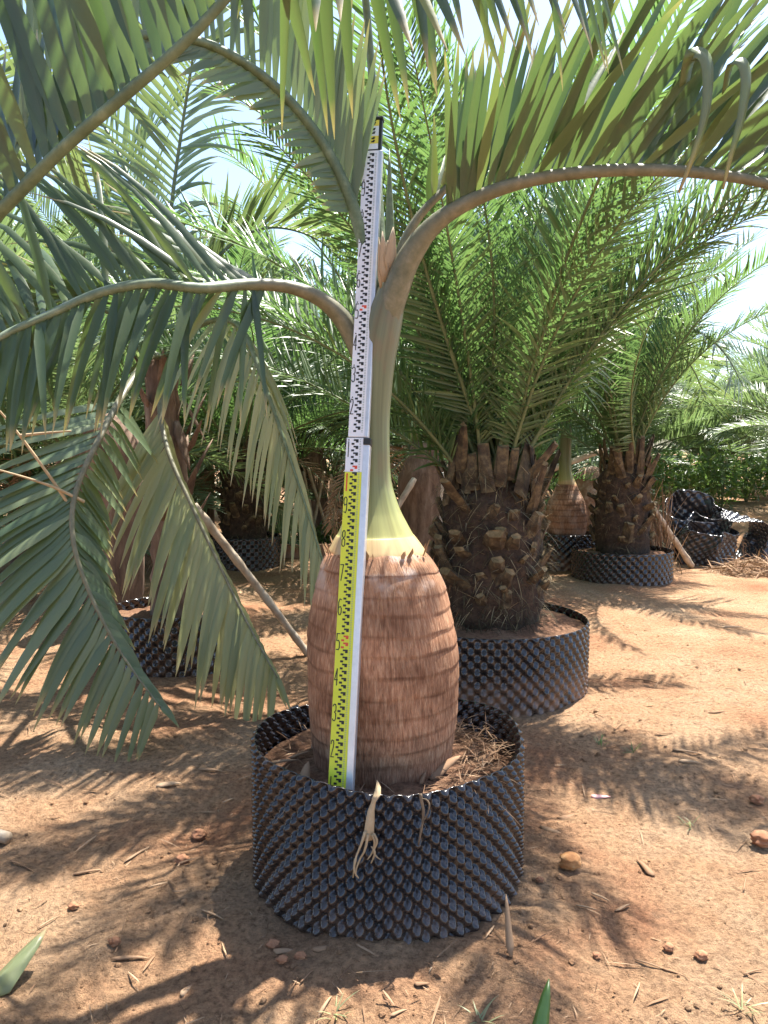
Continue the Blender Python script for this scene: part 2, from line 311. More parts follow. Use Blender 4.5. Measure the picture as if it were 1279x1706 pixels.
# ------------------------------------------------------------------ dimpled nursery pots
def eggsheet(mb, path, z0, z1, cell, amp, closed, sub, lean=0.0, zfun=None):
    """path: function u(0..1) -> (x, y) ; length known by sampling. cone lattice displaced along the normal"""
    S = 400; pts = [V((*path(i / S), 0)) for i in range(S + 1)]
    cum = [0]
    for i in range(S): cum.append(cum[-1] + (pts[i + 1] - pts[i]).length)
    Ltot = cum[-1]; nc = max(4, int(round(Ltot / cell / 2)) * 2); nr = max(3, int(round((z1 - z0) / cell)))
    nu = nc * sub; nv = nr * sub; vs = []; k = 0; us = []
    cols_ = nu if closed else nu + 1
    base = []
    for i in range(cols_):
        l = Ltot * i / nu
        while k < S - 1 and cum[k + 1] < l: k += 1
        while k > 0 and cum[k] > l: k -= 1
        t = (l - cum[k]) / max(1e-9, cum[k + 1] - cum[k]); p = pts[k].lerp(pts[k + 1], t)
        a = pts[(k - 2) % S if closed else max(k - 2, 0)]; b_ = pts[(k + 3) % S if closed else min(k + 3, S)]
        tg = (b_ - a).normalized(); base.append((p, V((tg.y, -tg.x, 0))))
    for j in range(nv + 1):
        for i in range(cols_):
            p, nr_ = base[i]; u = i / sub * math.pi; v = j / sub * math.pi
            e = math.sin(u) * math.sin(v); e = math.copysign(abs(e) ** 1.2, e)
            z = z0 + (z1 - z0) * j / nv
            if zfun: z += zfun(i / nu) * j / nv
            wob = 0.004 * noise.noise(V((p.x * 6, p.y * 6, z * 5)))
            q = p * 1.0 + nr_ * (amp * e + wob + lean * (j / nv))
            vs.append(V((q.x, q.y, z)))
    fs = []
    for j in range(nv):
        for i in range(nu):
            i2 = (i + 1) % cols_ if closed else i + 1
            fs.append((j * cols_ + i, j * cols_ + i2, (j + 1) * cols_ + i2, (j + 1) * cols_ + i))
    mb.add(vs, fs)
def circle(r, ov=1.0, ph=0.0): return lambda u: (r * math.cos(2 * math.pi * u + ph), r * ov * math.sin(2 * math.pi * u + ph))
def solidify(o, t=0.0025):
    m = o.modifiers.new('thickness', 'SOLIDIFY'); m.thickness = t; m.offset = 0
def planter(name, label, loc, r, h, soil_z, cell=0.0285, amp=0.0105, sub=5, ov=1.0, lean=0.0, mat='plastic', group=None, rim=None):
    z = gz(loc.x, loc.y - r) - 0.03
    t = thing(name, label, 'plant pot', (loc.x, loc.y, z), group)
    mb = MB(); eggsheet(mb, circle(r, ov), 0, h - z, cell, amp, True, sub, lean, rim)
    w = mb.build('wall', M[mat], t); solidify(w)
    # overlap fastening strip where the sheet ends meet (back-left)
    mb = MB(); a0 = 2.4
    vs = []; fs = []
    for j in range(9):
        for i in range(4):
            a = a0 + i * 0.03; rr = r + 0.014 + lean * j / 8 + (0.003 if i in (1, 2) else 0)
            vs.append(V((rr * math.cos(a), rr * ov * math.sin(a), (h - z - 0.01) * j / 8)))
    fs = [(j * 4 + i, j * 4 + i + 1, (j + 1) * 4 + i + 1, (j + 1) * 4 + i) for j in range(8) for i in range(3)]
    mb.add(vs, fs); s = mb.build('joint_strip', M[mat], t); solidify(s, 0.004)
    mb = MB(); rings = 18; seg = 56; vs = [V((0, 0, soil_z - z + 0.03))]; fs = []
    for k in range(1, rings + 1):
        for i in range(seg):
            a = 2 * math.pi * i / seg; q = (r - 0.008 + lean * 0.6) * k / rings
            x, y = q * math.cos(a), q * ov * math.sin(a)
            zz = soil_z - z + 0.035 * (1 - (k / rings) ** 2) + 0.02 * noise.noise(V((x * 9 + loc.x, y * 9, 2))) + 0.009 * noise.noise(V((x * 31, y * 31, loc.y)))
            vs.append(V((x, y, zz)))
    fs += [(0, 1 + i, 1 + (i + 1) % seg) for i in range(seg)]
    for k in range(rings - 1):
        for i in range(seg):
            a = 1 + k * seg; fs.append((a + i, a + (i + 1) % seg, a + seg + (i + 1) % seg, a + seg + i))
    mb.add(vs, fs); mb.build('potting_soil', M['pot_soil'], t)
    return t
main_pot = planter('nursery_pot', 'black dimpled plastic pot holding the bottle palm with the measuring staff', MAIN, MAIN_R, 0.366, 0.262, sub=6, cell=0.0262, amp=0.0155,
                   rim=lambda u: 0.010 * math.sin(2 * math.pi * u * 2 + 0.6) + 0.006 * math.sin(2 * math.pi * u * 5))
planter('nursery_pot', 'muddy wide black dimpled pot of the stout date palm behind the bottle palm', D1, 0.52, 0.375, 0.335, cell=0.032, amp=0.012, mat='plastic_muddy')
planter('nursery_pot', 'low wide black dimpled pot under the date palm beside the heap of discarded pots', D2, 0.47, 0.31, 0.26, cell=0.04, amp=0.014, sub=4)
planter('nursery_pot', 'small round black pot under the distant pale bottle palm', SB, 0.30, 0.40, 0.35, cell=0.04, amp=0.014, sub=4, mat='plastic_muddy')
planter('nursery_pot', 'shaded black dimpled pot half hidden by drooping pale fronds', LP, 0.35, 0.36, 0.30, cell=0.036, amp=0.013, sub=4)
planter('nursery_pot', 'distant black dimpled pot beyond the leaning bamboo prop', LP2, 0.38, 0.36, 0.30, cell=0.042, amp=0.014, sub=4)
planter('nursery_pot', 'black dimpled pot of the bottle palm beside the viewpoint', NB, 0.31, 0.38, 0.30, cell=0.036, amp=0.012, sub=4)

# ------------------------------------------------------------------ fronds
def frond(parent, origin, path, r0, n, rows, L, W, leafmat, rachmat, fwd=(0.5, 0.8), droop=0.4, start=0.2, split=True, fold=0.3,
          seed=1, pet=None, rowlen=(1, 1), jit=0.14, yellow=0.0, segs=5, flat=0.8, lprof=None, kink_p=0.06, face=None):
    """path: list of (px, py, Y) or Vectors; rows: per row (vecStart, vecEnd)"""
    rs = random.Random(seed)
    pts = [P(*p) if not isinstance(p, Vector) else p for p in path]
    sp = cat_rom([tuple(p) for p in pts], 60); sp = [V(s) for s in sp]
    rads = pet if pet else [r0 * (1 - 0.85 * i / 60) for i in range(61)]
    if pet: rads = [x[0] for x in cat_rom([(q,) for q in pet], 60)]
    mb = MB(); tube(mb, sp, rads, 10, 0, rs.random(), flat=flat, jit=0.01)
    fr = mb.build('frond', [rachmat], parent, origin)
    joined = MB()
    for side, row in enumerate(rows):
        for k in range(n):
            t = start + (1 - start) * (k + 0.5 * side * 0.6) / n
            if t > 0.995: continue
            x = t * 60; i = min(int(x), 59); p = sp[i].lerp(sp[i + 1], x - i); T = (sp[min(i + 2, 60)] - sp[max(i - 1, 0)]).normalized()
            u = (t - start) / (1 - start)
            seq = row; xi = u * (len(seq) - 1); ii = min(int(xi), len(seq) - 2); v = V(seq[ii]).lerp(V(seq[ii + 1]), xi - ii).normalized()
            f = fwd[0] + (fwd[1] - fwd[0]) * u
            d = v + T * f + V((rs.gauss(0, jit), rs.gauss(0, jit), rs.gauss(0, jit)))
            lp = lprof(u) if lprof else (0.55 + 0.75 * u if u < 0.35 else 0.81 - 0.0 + (0.2 if u < 0.65 else 0.2 - 0.75 * (u - 0.65)))
            ll = L * lp * rowlen[side] * rs.uniform(0.9, 1.08); ww = W * rs.uniform(0.85, 1.1) * (1 if u < 0.8 else 1 - (u - 0.8) * 2)
            rr = min(1, max(0, rs.gauss(0.45, 0.22) + (yellow * (1 - u) if yellow else 0)))
            m = MB() if split else joined
            wv = T
            if face is not None:
                dn_ = d.normalized(); fp = face - dn_ * face.dot(dn_); wv = dn_.cross(fp.normalized()); wv = wv if wv.dot(T) > 0 else -wv; wv = wv * 0.75 + T * 0.25
            leaflet(m, p + d.normalized() * rads[i] * 0.4, d, wv, ll, ww, droop * rs.uniform(0.7, 1.3), rr, segs, fold, kink=(0.55 if rs.random() < kink_p else None))
            if split: m.build('leaflet', [leafmat], fr, origin)
    if not split: kind(joined.build('leaflets', [leafmat], fr, origin), 'stuff')
    return fr

def lathe_px(mb, table, Y, n=64, sub=4, warp=0.0, tipz=None, rings=None, mat=0):
    """table rows (py, cx px, half px) turned into a ring stack at depth Y"""
    rows = cat_rom([tuple(map(float, t)) for t in table], (len(table) - 1) * sub); vs = []; ts = []; us = []; rr = []
    for k, (py, cx, hw) in enumerate(rows):
        c = P(cx, py, Y); r = hw / FPX * Y * 0.985; ring = 0.0
        if rings:
            for y0 in rings:
                dy = py - y0
                if 0 <= dy < 40: r -= 0.0030 * (1 - dy / 40)
                if -4 < dy < 4: ring = max(ring, 1 - abs(dy) / 4)
        for i in range(n):
            a = 2 * math.pi * i / n; w = 1 + warp * noise.noise(V((math.cos(a) * 2, math.sin(a) * 2, py * 0.012)))
            tilt = (0.007 * math.sin(a + py * 0.011) + 0.008 * noise.noise(V((math.cos(a) * 2.2, math.sin(a) * 2.2, py * 0.02)))) if rings else 0
            rg = ring * max(0, 0.28 + 0.9 * noise.noise(V((math.cos(a) * 2, math.sin(a) * 2, py * 0.05 + 9)))) if rings else 0
            vs.append(V((c.x + r * w * math.cos(a), c.y + r * w * math.sin(a), c.z + tilt)))
            ts.append(min(0.8, rg) if rings else k / (len(rows) - 1)); us.append((i / n, c.z))
            rr.append(smooth(1010, 925, py))
    m = len(rows)
    fs = [(k * n + i, k * n + (i + 1) % n, (k + 1) * n + (i + 1) % n, (k + 1) * n + i) for k in range(m - 1) for i in range(n)]
    o = len(mb.v); fs.append(tuple(range(n))); fs.append(tuple(range((m - 1) * n, m * n))[::-1])
    mb.add(vs, fs, mat, 0.5, ts, us); mb.r[o:] = rr

# ---- the bottle palm in the middle
BP = thing('bottle_palm', 'bottle palm with swollen brown ringed trunk and smooth green neck beside the measuring staff', 'palm tree', (MAIN.x, MAIN.y, 0.28))
O = V((MAIN.x, MAIN.y, 0.28))
YB = 2.40
trunk_tab = [(1345, 640, 100), (1310, 640, 106), (1280, 639, 113), (1250, 638, 121), (1200, 639, 127), (1150, 638, 130.5), (1100, 638, 131.5), (1060, 637, 129), (1020, 635.5, 122.5), (980, 634, 113), (950, 632, 103.5), (934, 630, 95.5), (924, 628.5, 88), (918, 628, 81), (913, 628, 70)]
mb = MB(); lathe_px(mb, trunk_tab, YB, 128, 14, 0.022, rings=[946, 978, 1004, 1032, 1062, 1092, 1124, 1155, 1184, 1208, 1232])
mb.build('trunk', M['bottle_bark'], BP, O, uv=True)
shaft_tab = [(928, 628, 83), (919, 627.5, 83.5), (906, 626.5, 76), (893, 625, 67.5), (888, 625, 63.5), (870, 624, 54.5), (850, 623, 45), (825, 622.5, 36), (800, 622, 30), (760, 622, 27.5), (700, 622, 27), (650, 624, 29), (600, 627, 32), (560, 633, 33), (520, 641, 31), (490, 648, 25), (465, 654, 16)]
mb = MB(); lathe_px(mb, shaft_tab, YB, 48, 6, 0.02); mb.build('crownshaft', M['crownshaft'], BP, O, uv=True)
# ragged torn edge where the last sheath came away
mb = MB(); rs = random.Random(3)
for i in range(160):
    a = rs.uniform(0, 2 * math.pi); c = P(627.5, 922, YB); r = 0.160
    p = c + V((r * math.cos(a), r * math.sin(a), rs.uniform(-0.012, 0.006)))
    leaflet(mb, p, V((math.cos(a) * 0.25, math.sin(a) * 0.25, rs.choice((-1, -1, 0.7)))), V((-math.sin(a), math.cos(a), 0)), rs.uniform(0.008, 0.05), rs.uniform(0.004, 0.03), 0.3, rs.random(), 2, 0.1)
kind(mb.build('torn_sheath_edge', M['leaf_dry'], BP, O), 'stuff')
# hairs on the trunk
mb = MB()
for i in range(420):
    a = rs.uniform(0, 2 * math.pi); py = rs.uniform(940, 1270); tb = [t for t in trunk_tab]
    for q in range(len(tb) - 1):
        if tb[q + 1][0] <= py <= tb[q][0]:
            f = (py - tb[q][0]) / (tb[q + 1][0] - tb[q][0]); hw = tb[q][2] + (tb[q + 1][2] - tb[q][2]) * f; cx = tb[q][1]
    r = hw / FPX * YB * 0.985; c = P(cx, py, YB); rad = V((math.cos(a), math.sin(a), 0))
    leaflet(mb, c + rad * (r - 0.002), rad * 0.25 + V((rs.uniform(-.2, .2), rs.uniform(-.2, .2), rs.choice((-1, 1)))), V((-math.sin(a), math.cos(a), 0)), rs.uniform(0.012, 0.045), 0.0026, 0.2, rs.random(), 2, 0)
kind(mb.build('fibre', M['leaf_dry'], BP, O), 'stuff')
# fronds
LB, LG = M['leaf_bottle'], M['leaf_grey']
RF = frond(BP, O, [(628, 640, 2.41), (640, 560, 2.40), (655, 495, 2.38), (684, 425, 2.36), (728, 370, 2.34), (790, 332, 2.32), (870, 303, 2.29), (960, 288, 2.26), (1060, 283, 2.22), (1180, 289, 2.18), (1300, 312, 2.12), (1420, 360, 2.06), (1520, 430, 2.0)],
      0.04, 62, [((-0.15, -0.30, 1), (0.30, -0.55, 1.0)), ((-0.05, 0.42, 1), (0.35, 0.35, 1.0))], 0.60, 0.038, LB, M['petiole'], (0.22, 0.95), 0.28, 0.36, seed=5,
      pet=[0.034, 0.046, 0.047, 0.040, 0.030, 0.024, 0.0215, 0.020, 0.019, 0.017, 0.014, 0.010, 0.004], yellow=0.10, flat=0.9, kink_p=0.05, lprof=lambda u: 0.70 + 0.5 * math.sin(min(1, u * 1.3) * math.pi * 0.5) - 0.8 * max(0, u - 0.75))
frond(BP, O, [(625, 560, 2.42), (618, 470, 2.43), (600, 385, 2.44), (572, 305, 2.44), (524, 220, 2.42), (446, 135, 2.36), (340, 72, 2.24), (220, 60, 2.06), (110, 120, 1.9), (30, 240, 1.78)],
      0.03, 54, [((0.20, 0.0, 1), (0.10, 0.15, 1.0)), ((-0.6, -0.3, -0.1), (-0.3, -0.5, -0.7))], 0.74, 0.036, LG, M['petiole_green'], (0.0, 0.35), 0.16, 0.27, seed=11,
      pet=[0.03, 0.03, 0.026, 0.0235, 0.022, 0.020, 0.017, 0.014, 0.009, 0.003], rowlen=(1.0, 0.24), yellow=0.15, jit=0.06)
frond(BP, O, [(622, 650, 2.44), (604, 590, 2.45), (576, 538, 2.45), (536, 500, 2.42), (480, 478, 2.37), (410, 474, 2.31), (330, 480, 2.20), (250, 472, 2.17), (165, 488, 2.12), (80, 525, 2.06), (0, 562, 2.0), (-90, 630, 1.94), (-160, 730, 1.9)],
      0.03, 48, [((-0.10, -0.20, -0.75), (0.10, -0.3, -1.0)), ((-0.7, 0.1, 1.0), (-0.35, 0.25, 1.0), (-0.15, 0.4, 1.0), (-0.2, 0.6, 0.6))], 0.46, 0.032, LB, M['petiole_mixed'], (0.30, 0.30), 0.85, 0.38, seed=21,
      pet=[0.03, 0.042, 0.036, 0.027, 0.022, 0.0195, 0.017, 0.016, 0.0145, 0.012, 0.010, 0.007, 0.003], flat=0.9, rowlen=(0.80, 1.0), jit=0.16, lprof=lambda u: 1.1 if u < 0.45 else 1.1 - 0.7 * (u - 0.45))
frond(BP, O, [(645, 520, 2.44), (660, 440, 2.45), (690, 372, 2.47), (738, 318, 2.50), (800, 262, 2.58), (870, 225, 2.7), (960, 215, 2.85), (1050, 240, 3.0)],
      0.02, 24, [((-0.25, -0.2, 1), (0.2, -0.3, 0.8)), ((0.1, 0.4, 1), (0.4, 0.5, 0.6))], 0.42, 0.034, LB, M['petiole'], (0.3, 0.8), 0.25, 0.36, seed=31, yellow=0.5,
      pet=[0.02, 0.021, 0.018, 0.015, 0.012, 0.010, 0.007, 0.003])
frond(BP, O, [(640, 520, 2.45), (634, 400, 2.54), (626, 250, 2.62), (616, 80, 2.62), (595, -110, 2.54), (545, -300, 2.38), (465, -430, 2.2), (360, -490, 2.0), (250, -500, 1.8), (150, -470, 1.62)],
      0.02, 44, [((0.6, -0.5, 0.5), (0.5, -0.7, -0.2)), ((-0.5, 0.7, 0.5), (-0.4, 0.8, -0.2))], 0.50, 0.036, LB, M['petiole_green'], (0.45, 0.7), 0.3, 0.48, seed=35, split=False,
      pet=[0.02, 0.02, 0.018, 0.016, 0.015, 0.013, 0.011, 0.009, 0.006, 0.003])
# unopened spear leaf and tan split sheath slats
mb = MB(); sp = [P(650 - i * 0.2, 480 - i * 29, 2.44 + i * 0.004) for i in range(9)]
tube(mb, sp, [0.018, 0.018, 0.017, 0.015, 0.013, 0.011, 0.008, 0.005, 0.001], 8); mb.build('spear_leaf', M['petiole_green'], BP, O)
for (x0, y0, x1, y1, w) in [(640, 470, 637, 385, 13), (648, 455, 655, 378, 16), (643, 440, 646, 400, 9), (634, 480, 631, 395, 7)]:
    mb = MB(); a = P(x0, y0, 2.37); b_ = P(x1, y1, 2.36)
    leaflet(mb, a, b_ - a, V((1, 0.15, 0)), (b_ - a).length, w / FPX * 2.4 * 1.4, 0.02, 0.5, 4, 0.35)
    o = mb.build('dry_sheath', M['pink_dry'], BP, O); solidify(o, 0.003)

# ---- bottle palm standing beside the viewpoint, its frond reaches over the top of the picture
NBP = thing('bottle_palm', 'bottle palm off to the side whose dark frond hangs overhead', 'palm tree', (NB.x, NB.y, 0.3))
ON = V((NB.x, NB.y, 0.3))
def simple_bottle(parent, origin, base, prof, shaft, nr=48):
    mb = MB(); rows = cat_rom([tuple(map(float, p)) for p in prof], 60); vs = []; ts = []; us = []
    for k, (z, r) in enumerate(rows):
        ring = 1.0 if k % 5 == 0 else 0.0
        for i in range(nr):
            a = 2 * math.pi * i / nr; q = r * (1 - 0.012 * ring); vs.append(V((base.x + q * math.cos(a), base.y + q * math.sin(a), base.z + z))); ts.append(ring * 0.5); us.append((i / nr, z))
    m = len(rows); fs = [(k * nr + i, k * nr + (i + 1) % nr, (k + 1) * nr + (i + 1) % nr, (k + 1) * nr + i) for k in range(m - 1) for i in range(nr)]
    mb.add(vs, fs, 0, 0.3, ts, us); mb.build('trunk', M['bottle_bark'], parent, origin, uv=True)
    mb = MB(); rows = cat_rom([tuple(map(float, p)) for p in shaft], 30)
    tube(mb, [V((base.x + x, base.y, base.z + z)) for z, r, x in rows], [r for z, r, x in rows], 24, tips=[k / 30 for k in range(31)])
    mb.build('crownshaft', M['crownshaft'], parent, origin, uv=True)
simple_bottle(NBP, ON, V((NB.x, NB.y, 0.26)), [(0, 0.2), (0.15, 0.22), (0.4, 0.21), (0.6, 0.15), (0.7, 0.12)], [(0.68, 0.125, 0), (0.8, 0.07, 0), (1.0, 0.05, 0.02), (1.25, 0.045, 0.06)])
frond(NBP, ON, [V((NB.x + 0.05, NB.y, 1.42)), V((NB.x + 0.14, NB.y - 0.04, 1.58)), (-110, 452, 1.42), (0, 352, 1.36), (100, 252, 1.33), (200, 165, 1.31), (300, 78, 1.30), (375, -2, 1.30), (470, -110, 1.32), (620, -190, 1.36), (800, -200, 1.42), (990, -130, 1.5)],
      0.03, 50, [((-0.35, -0.10, 1), (-0.40, -0.10, 1), (-0.42, -0.1, 1), (-0.3, -0.3, 0.6), (0.1, -0.3, -1), (0.1, -0.3, -1)), ((-0.25, 0.5, 0.9), (-0.35, 0.5, 0.9), (-0.42, 0.5, 0.9), (-0.3, 0.6, 0.5), (0.1, 0.3, -1.4), (0.1, 0.3, -1.4))], 0.46, 0.036, LB, M['petiole_green'], (0.12, 0.25), 0.25, 0.16, seed=44, jit=0.09,
      kink_p=0, pet=[0.032, 0.024, 0.014, 0.0115, 0.0105, 0.010, 0.0092, 0.0085, 0.0075, 0.006, 0.005, 0.003], lprof=lambda u: 1.0 if u < 0.45 else 1.0 - 0.75 * (u - 0.45))
for k, (ax, ay, l) in enumerate([(-0.9, 0.35, 1.3), (-0.85, -0.6, 1.2)]):
    c = V((NB.x + 0.05, NB.y, 1.42)); d = V((ax, ay, 0)).normalized()
    path = [c, c + d * 0.12 + V((0, 0, 0.22)), c + d * 0.45 * l + V((0, 0, 0.52)), c + d * 0.85 * l + V((0, 0, 0.55)), c + d * 1.2 * l + V((0, 0, 0.35)), c + d * 1.4 * l + V((0, 0, 0.05))]
    s = d.cross(V((0, 0, 1)))
    frond(NBP, ON, path, 0.026, 40, [(tuple(s + V((0, 0, 0.8))), tuple(s + V((0, 0, 0.2)))), (tuple(-s + V((0, 0, 0.8))), tuple(-s + V((0, 0, 0.2))))], 0.45, 0.032, LB, M['petiole_green'], (0.5, 0.8), 0.5, 0.25, split=False, seed=50 + k)

# ---- drooping palm in the shaded pot on the left
def rib(pts, w, name, mat, parent, origin, th=0.0015):
    mb = MB(); q = [V(v) for v in cat_rom([tuple(P(*p)) for p in pts], 24)]; vs = []
    for i, p in enumerate(q):
        t = (q[min(i + 1, 24)] - q[max(i - 1, 0)]).normalized(); wv = t.cross(V((0.25, -1, 0.1))).normalized(); ww = w * min(1, 0.75 + i / 24) * (1 - (i / 24) ** 1.6 * 0.9)
        vs += [p - wv * ww / 2, p + V((0, -0.004, 0)), p + wv * ww / 2]
    mb.add(vs, [f for i in range(24) for f in ((i * 3, i * 3 + 1, i * 3 + 4, i * 3 + 3), (i * 3 + 1, i * 3 + 2, i * 3 + 5, i * 3 + 4))], 0, 0.8, [i / 24 for i in range(25) for _ in range(3)])
    o = mb.build(name, mat, parent, origin); solidify(o, th); return o
rib([(1140, 140, 2.07), (1146, 108, 2.03), (1158, 90, 2.0), (1173, 95, 1.985), (1179, 125, 1.98), (1175, 185, 1.98), (1158, 250, 1.99), (1130, 322, 2.0)], 0.052, 'dry_leaflet', M['leaf_grey'], RF, O)
rib([(1208, 150, 2.06), (1214, 118, 2.01), (1225, 102, 1.98), (1238, 108, 1.965), (1242, 142, 1.96), (1233, 202, 1.96), (1217, 260, 1.97), (1204, 316, 1.98)], 0.046, 'dry_leaflet', M['leaf_grey'], RF, O)
LPT = thing('feather_palm', 'palm in shaded pot with long pale fronds drooping almost to the ground', 'palm tree', (LP.x, LP.y, 0.3))
OL = V((LP.x, LP.y, 0.3))
mb = MB(); rs = random.Random(9)
sp = [V((LP.x + 0.03 * math.sin(z * 3), LP.y, z)) for z in [0.27 + 0.085 * k for k in range(19)]]
tube(mb, sp, [0.15 - 0.004 * k + 0.012 * (k % 2) for k in range(19)], 20, jit=0.08); mb.build('trunk', M['old_bark'], LPT, OL)
for k in range(26):
    a = k * 2.399; z = 0.80 + 0.036 * k; r = 0.11; rad = V((math.cos(a), math.sin(a), 0)); mb = MB()
    leaflet(mb, V((LP.x, LP.y, z)) + rad * r, rad * 0.45 + V((0, 0, rs.choice((1, 1, -0.8)))), V((-math.sin(a), math.cos(a), 0)), rs.uniform(0.16, 0.34), rs.uniform(0.05, 0.09), 0.5, rs.random(), 4, 0.5)
    o = mb.build('dry_sheath', M['old_bark'], LPT, OL); solidify(o, 0.004)
LS = M['leaf_pale_sunlit']; cl = V((LP.x, LP.y, 1.80))
frond(LPT, OL, [cl, (250, 595, 4.2), (215, 640, 3.85), (168, 725, 3.55), (126, 820, 3.4), (122, 900, 3.32), (148, 985, 3.28), (200, 1085, 3.22), (268, 1180, 3.15)],
      0.02, 44, [((-0.9, -0.25, 0.05), (-0.55, -0.1, -1)), ((0.35, 0.7, -0.45), (0.45, 0.5, -0.7))], 0.64, 0.068, LG, M['petiole'], (0.30, 0.25), 0.45, 0.30, seed=61, jit=0.05, rowlen=(1.0, 0.5), face=V((0.1, -0.6, 0.75)),
      pet=[0.022, 0.021, 0.019, 0.016, 0.013, 0.011, 0.009, 0.006, 0.003], lprof=lambda u: 1.0 if u < 0.6 else 1.0 - 1.5 * (u - 0.6))
frond(LPT, OL, [cl, (276, 620, 4.3), (266, 680, 4.05), (282, 758, 3.85), (318, 840, 3.75), (360, 930, 3.68), (408, 1030, 3.62), (462, 1130, 3.55)],
      0.02, 40, [((-0.75, -0.2, -0.75), (-0.25, -0.1, -1)), ((0.1, 0.6, -0.8), (0.3, 0.3, -0.9))], 0.66, 0.058, LS, M['petiole'], (0.30, 0.30), 0.65, 0.30, seed=62, jit=0.06, rowlen=(1.0, 0.6), face=V((0.15, -0.6, 0.75)),
      pet=[0.016, 0.015, 0.014, 0.012, 0.010, 0.008, 0.006, 0.003], lprof=lambda u: 1.0 if u < 0.6 else 1.0 - 1.2 * (u - 0.6))
frond(LPT, OL, [cl, (305, 560, 4.2), (350, 535, 3.9), (400, 545, 3.7), (440, 640, 3.6), (475, 740, 3.55), (508, 840, 3.5), (540, 945, 3.45)],
      0.02, 38, [((-0.55, -0.3, -0.6), (-0.1, -0.1, -1)), ((0.5, 0.3, -0.8), (0.2, 0.1, -1))], 0.62, 0.030, LS, M['petiole_green'], (0.35, 0.35), 1.2, 0.30, seed=63, jit=0.08, face=V((0.15, -0.7, 0.7)),
      pet=[0.022, 0.022, 0.02, 0.016, 0.012, 0.009, 0.006, 0.003], lprof=lambda u: 1.05 - 0.5 * u)
for sd, path, rows, LL, mt in [
    (71, [cl, (275, 520, 4.5), (285, 350, 4.55), (305, 200, 4.5), (322, 80, 4.35), (320, -40, 4.2)], [((-1, -0.1, 0.35), (-0.9, 0, 0.3)), ((0.25, 1, 0.3), (0.3, 1, 0.2))], 0.85, LG),
    (72, [cl, (230, 560, 4.5), (190, 420, 4.5), (120, 320, 4.4), (20, 270, 4.3), (-90, 280, 4.1), (-180, 340, 4.0)], [((0.2, -0.4, 1), (0.1, -0.4, 0.7)), ((-0.3, 0.6, 0.6), (-0.1, 0.6, 0.2))], 0.75, LG),
    (73, [cl, (240, 590, 4.4), (180, 520, 4.2), (100, 500, 4.0), (20, 560, 3.8), (-60, 680, 3.7)], [((-0.2, -0.4, 0.7), (-0.3, -0.4, -0.5)), ((-0.1, 0.7, 0.5), (0, 0.7, -0.5))], 0.7, LB),
    (74, [cl, (300, 540, 4.55), (360, 430, 4.7), (440, 380, 4.8), (530, 400, 4.9), (600, 470, 5.0)], [((0.1, -0.4, 0.8), (0.3, -0.4, 0.1)), ((0, 0.6, 0.6), (0.3, 0.6, 0.0))], 0.6, LG),
    (75, [cl, (262, 540, 4.6), (240, 380, 4.8), (190, 240, 5.0), (110, 130, 5.1), (10, 70, 5.2)], [((0.5, -0.3, 0.8), (0.3, -0.3, 0.6)), ((-0.7, 0.3, 0.3), (-0.5, 0.3, -0.3))], 0.75, LG),
    ]:
    frond(LPT, OL, path, 0.022, 46, rows, LL, 0.036, mt, M['petiole_green'], (0.5, 0.8), 0.45, 0.25, split=False, seed=sd)

for pts in ([(121, 850, 3.40), (80, 790, 3.34), (30, 722, 3.3), (-5, 680, 3.26), (-40, 640, 3.24)], [(140, 836, 3.42), (90, 812, 3.34), (40, 795, 3.3), (-20, 778, 3.26)], [(34, 726, 3.3), (70, 722, 3.28), (118, 718, 3.26)]):
    mb = MB(); tube(mb, [V(v) for v in cat_rom([tuple(P(*p)) for p in pts], 16)], [0.008 - 0.0003 * i for i in range(17)], 6); mb.build('dry_stalk', M['straw'], LPT, OL)
# ------------------------------------------------------------------ date palms
def date_frond_mesh(name, e0, arch, L, seed, leafmat, n=92, ll=0.40, lw=0.021, droop=0.35):
    rs = random.Random(seed); pts = []; p = V((0, 0, 0)); e = e0; y = 0.0; N = 26; bend = rs.uniform(-0.25, 0.25)
    for i in range(N + 1):
        pts.append(p.copy()); e = e0 - arch * (i / N) ** 1.35
        p = p + V((math.cos(e) * math.cos(y), math.cos(e) * math.sin(y), math.sin(e))) * (L / N); y += bend / N
    mb = MB(); tube(mb, pts, [0.0145 * (1 - 0.85 * i / N) for i in range(N + 1)], 6, 1)
    for side in (-1, 1):
        for k in range(n):
            t = 0.07 + 0.93 * (k + 0.4 * (side > 0)) / n
            if t > 0.99: continue
            x = t * N; i = min(int(x), N - 1); q = pts[i].lerp(pts[i + 1], x - i); T = (pts[i + 1] - pts[i]).normalized()
            s = T.cross(V((0, 0, 1))); s = s.normalized() * side if s.length > 1e-3 else V((0, side, 0)); u = s.cross(T) * side
            if u.z < 0: u = -u
            lift = rs.choice((0.15, 0.5, 0.75, 0.3)) + rs.gauss(0, 0.08)
            d = s + u * lift + T * (0.75 + 0.5 * t) + V((rs.gauss(0, .06), rs.gauss(0, .06), rs.gauss(0, .06)))
            l = ll * (0.5 + 1.6 * t if t < 0.35 else 1.06 - 0.75 * (t - 0.35)) * rs.uniform(0.85, 1.1)
            leaflet(mb, q, d, T, l, lw * rs.uniform(0.8, 1.15), droop * rs.uniform(0.4, 1.4), min(1, max(0, rs.gauss(0.5, 0.2))), 3, 0.45, 0)
    return mb.mesh(name, [leafmat, M['rachis_date']])
DM = {}
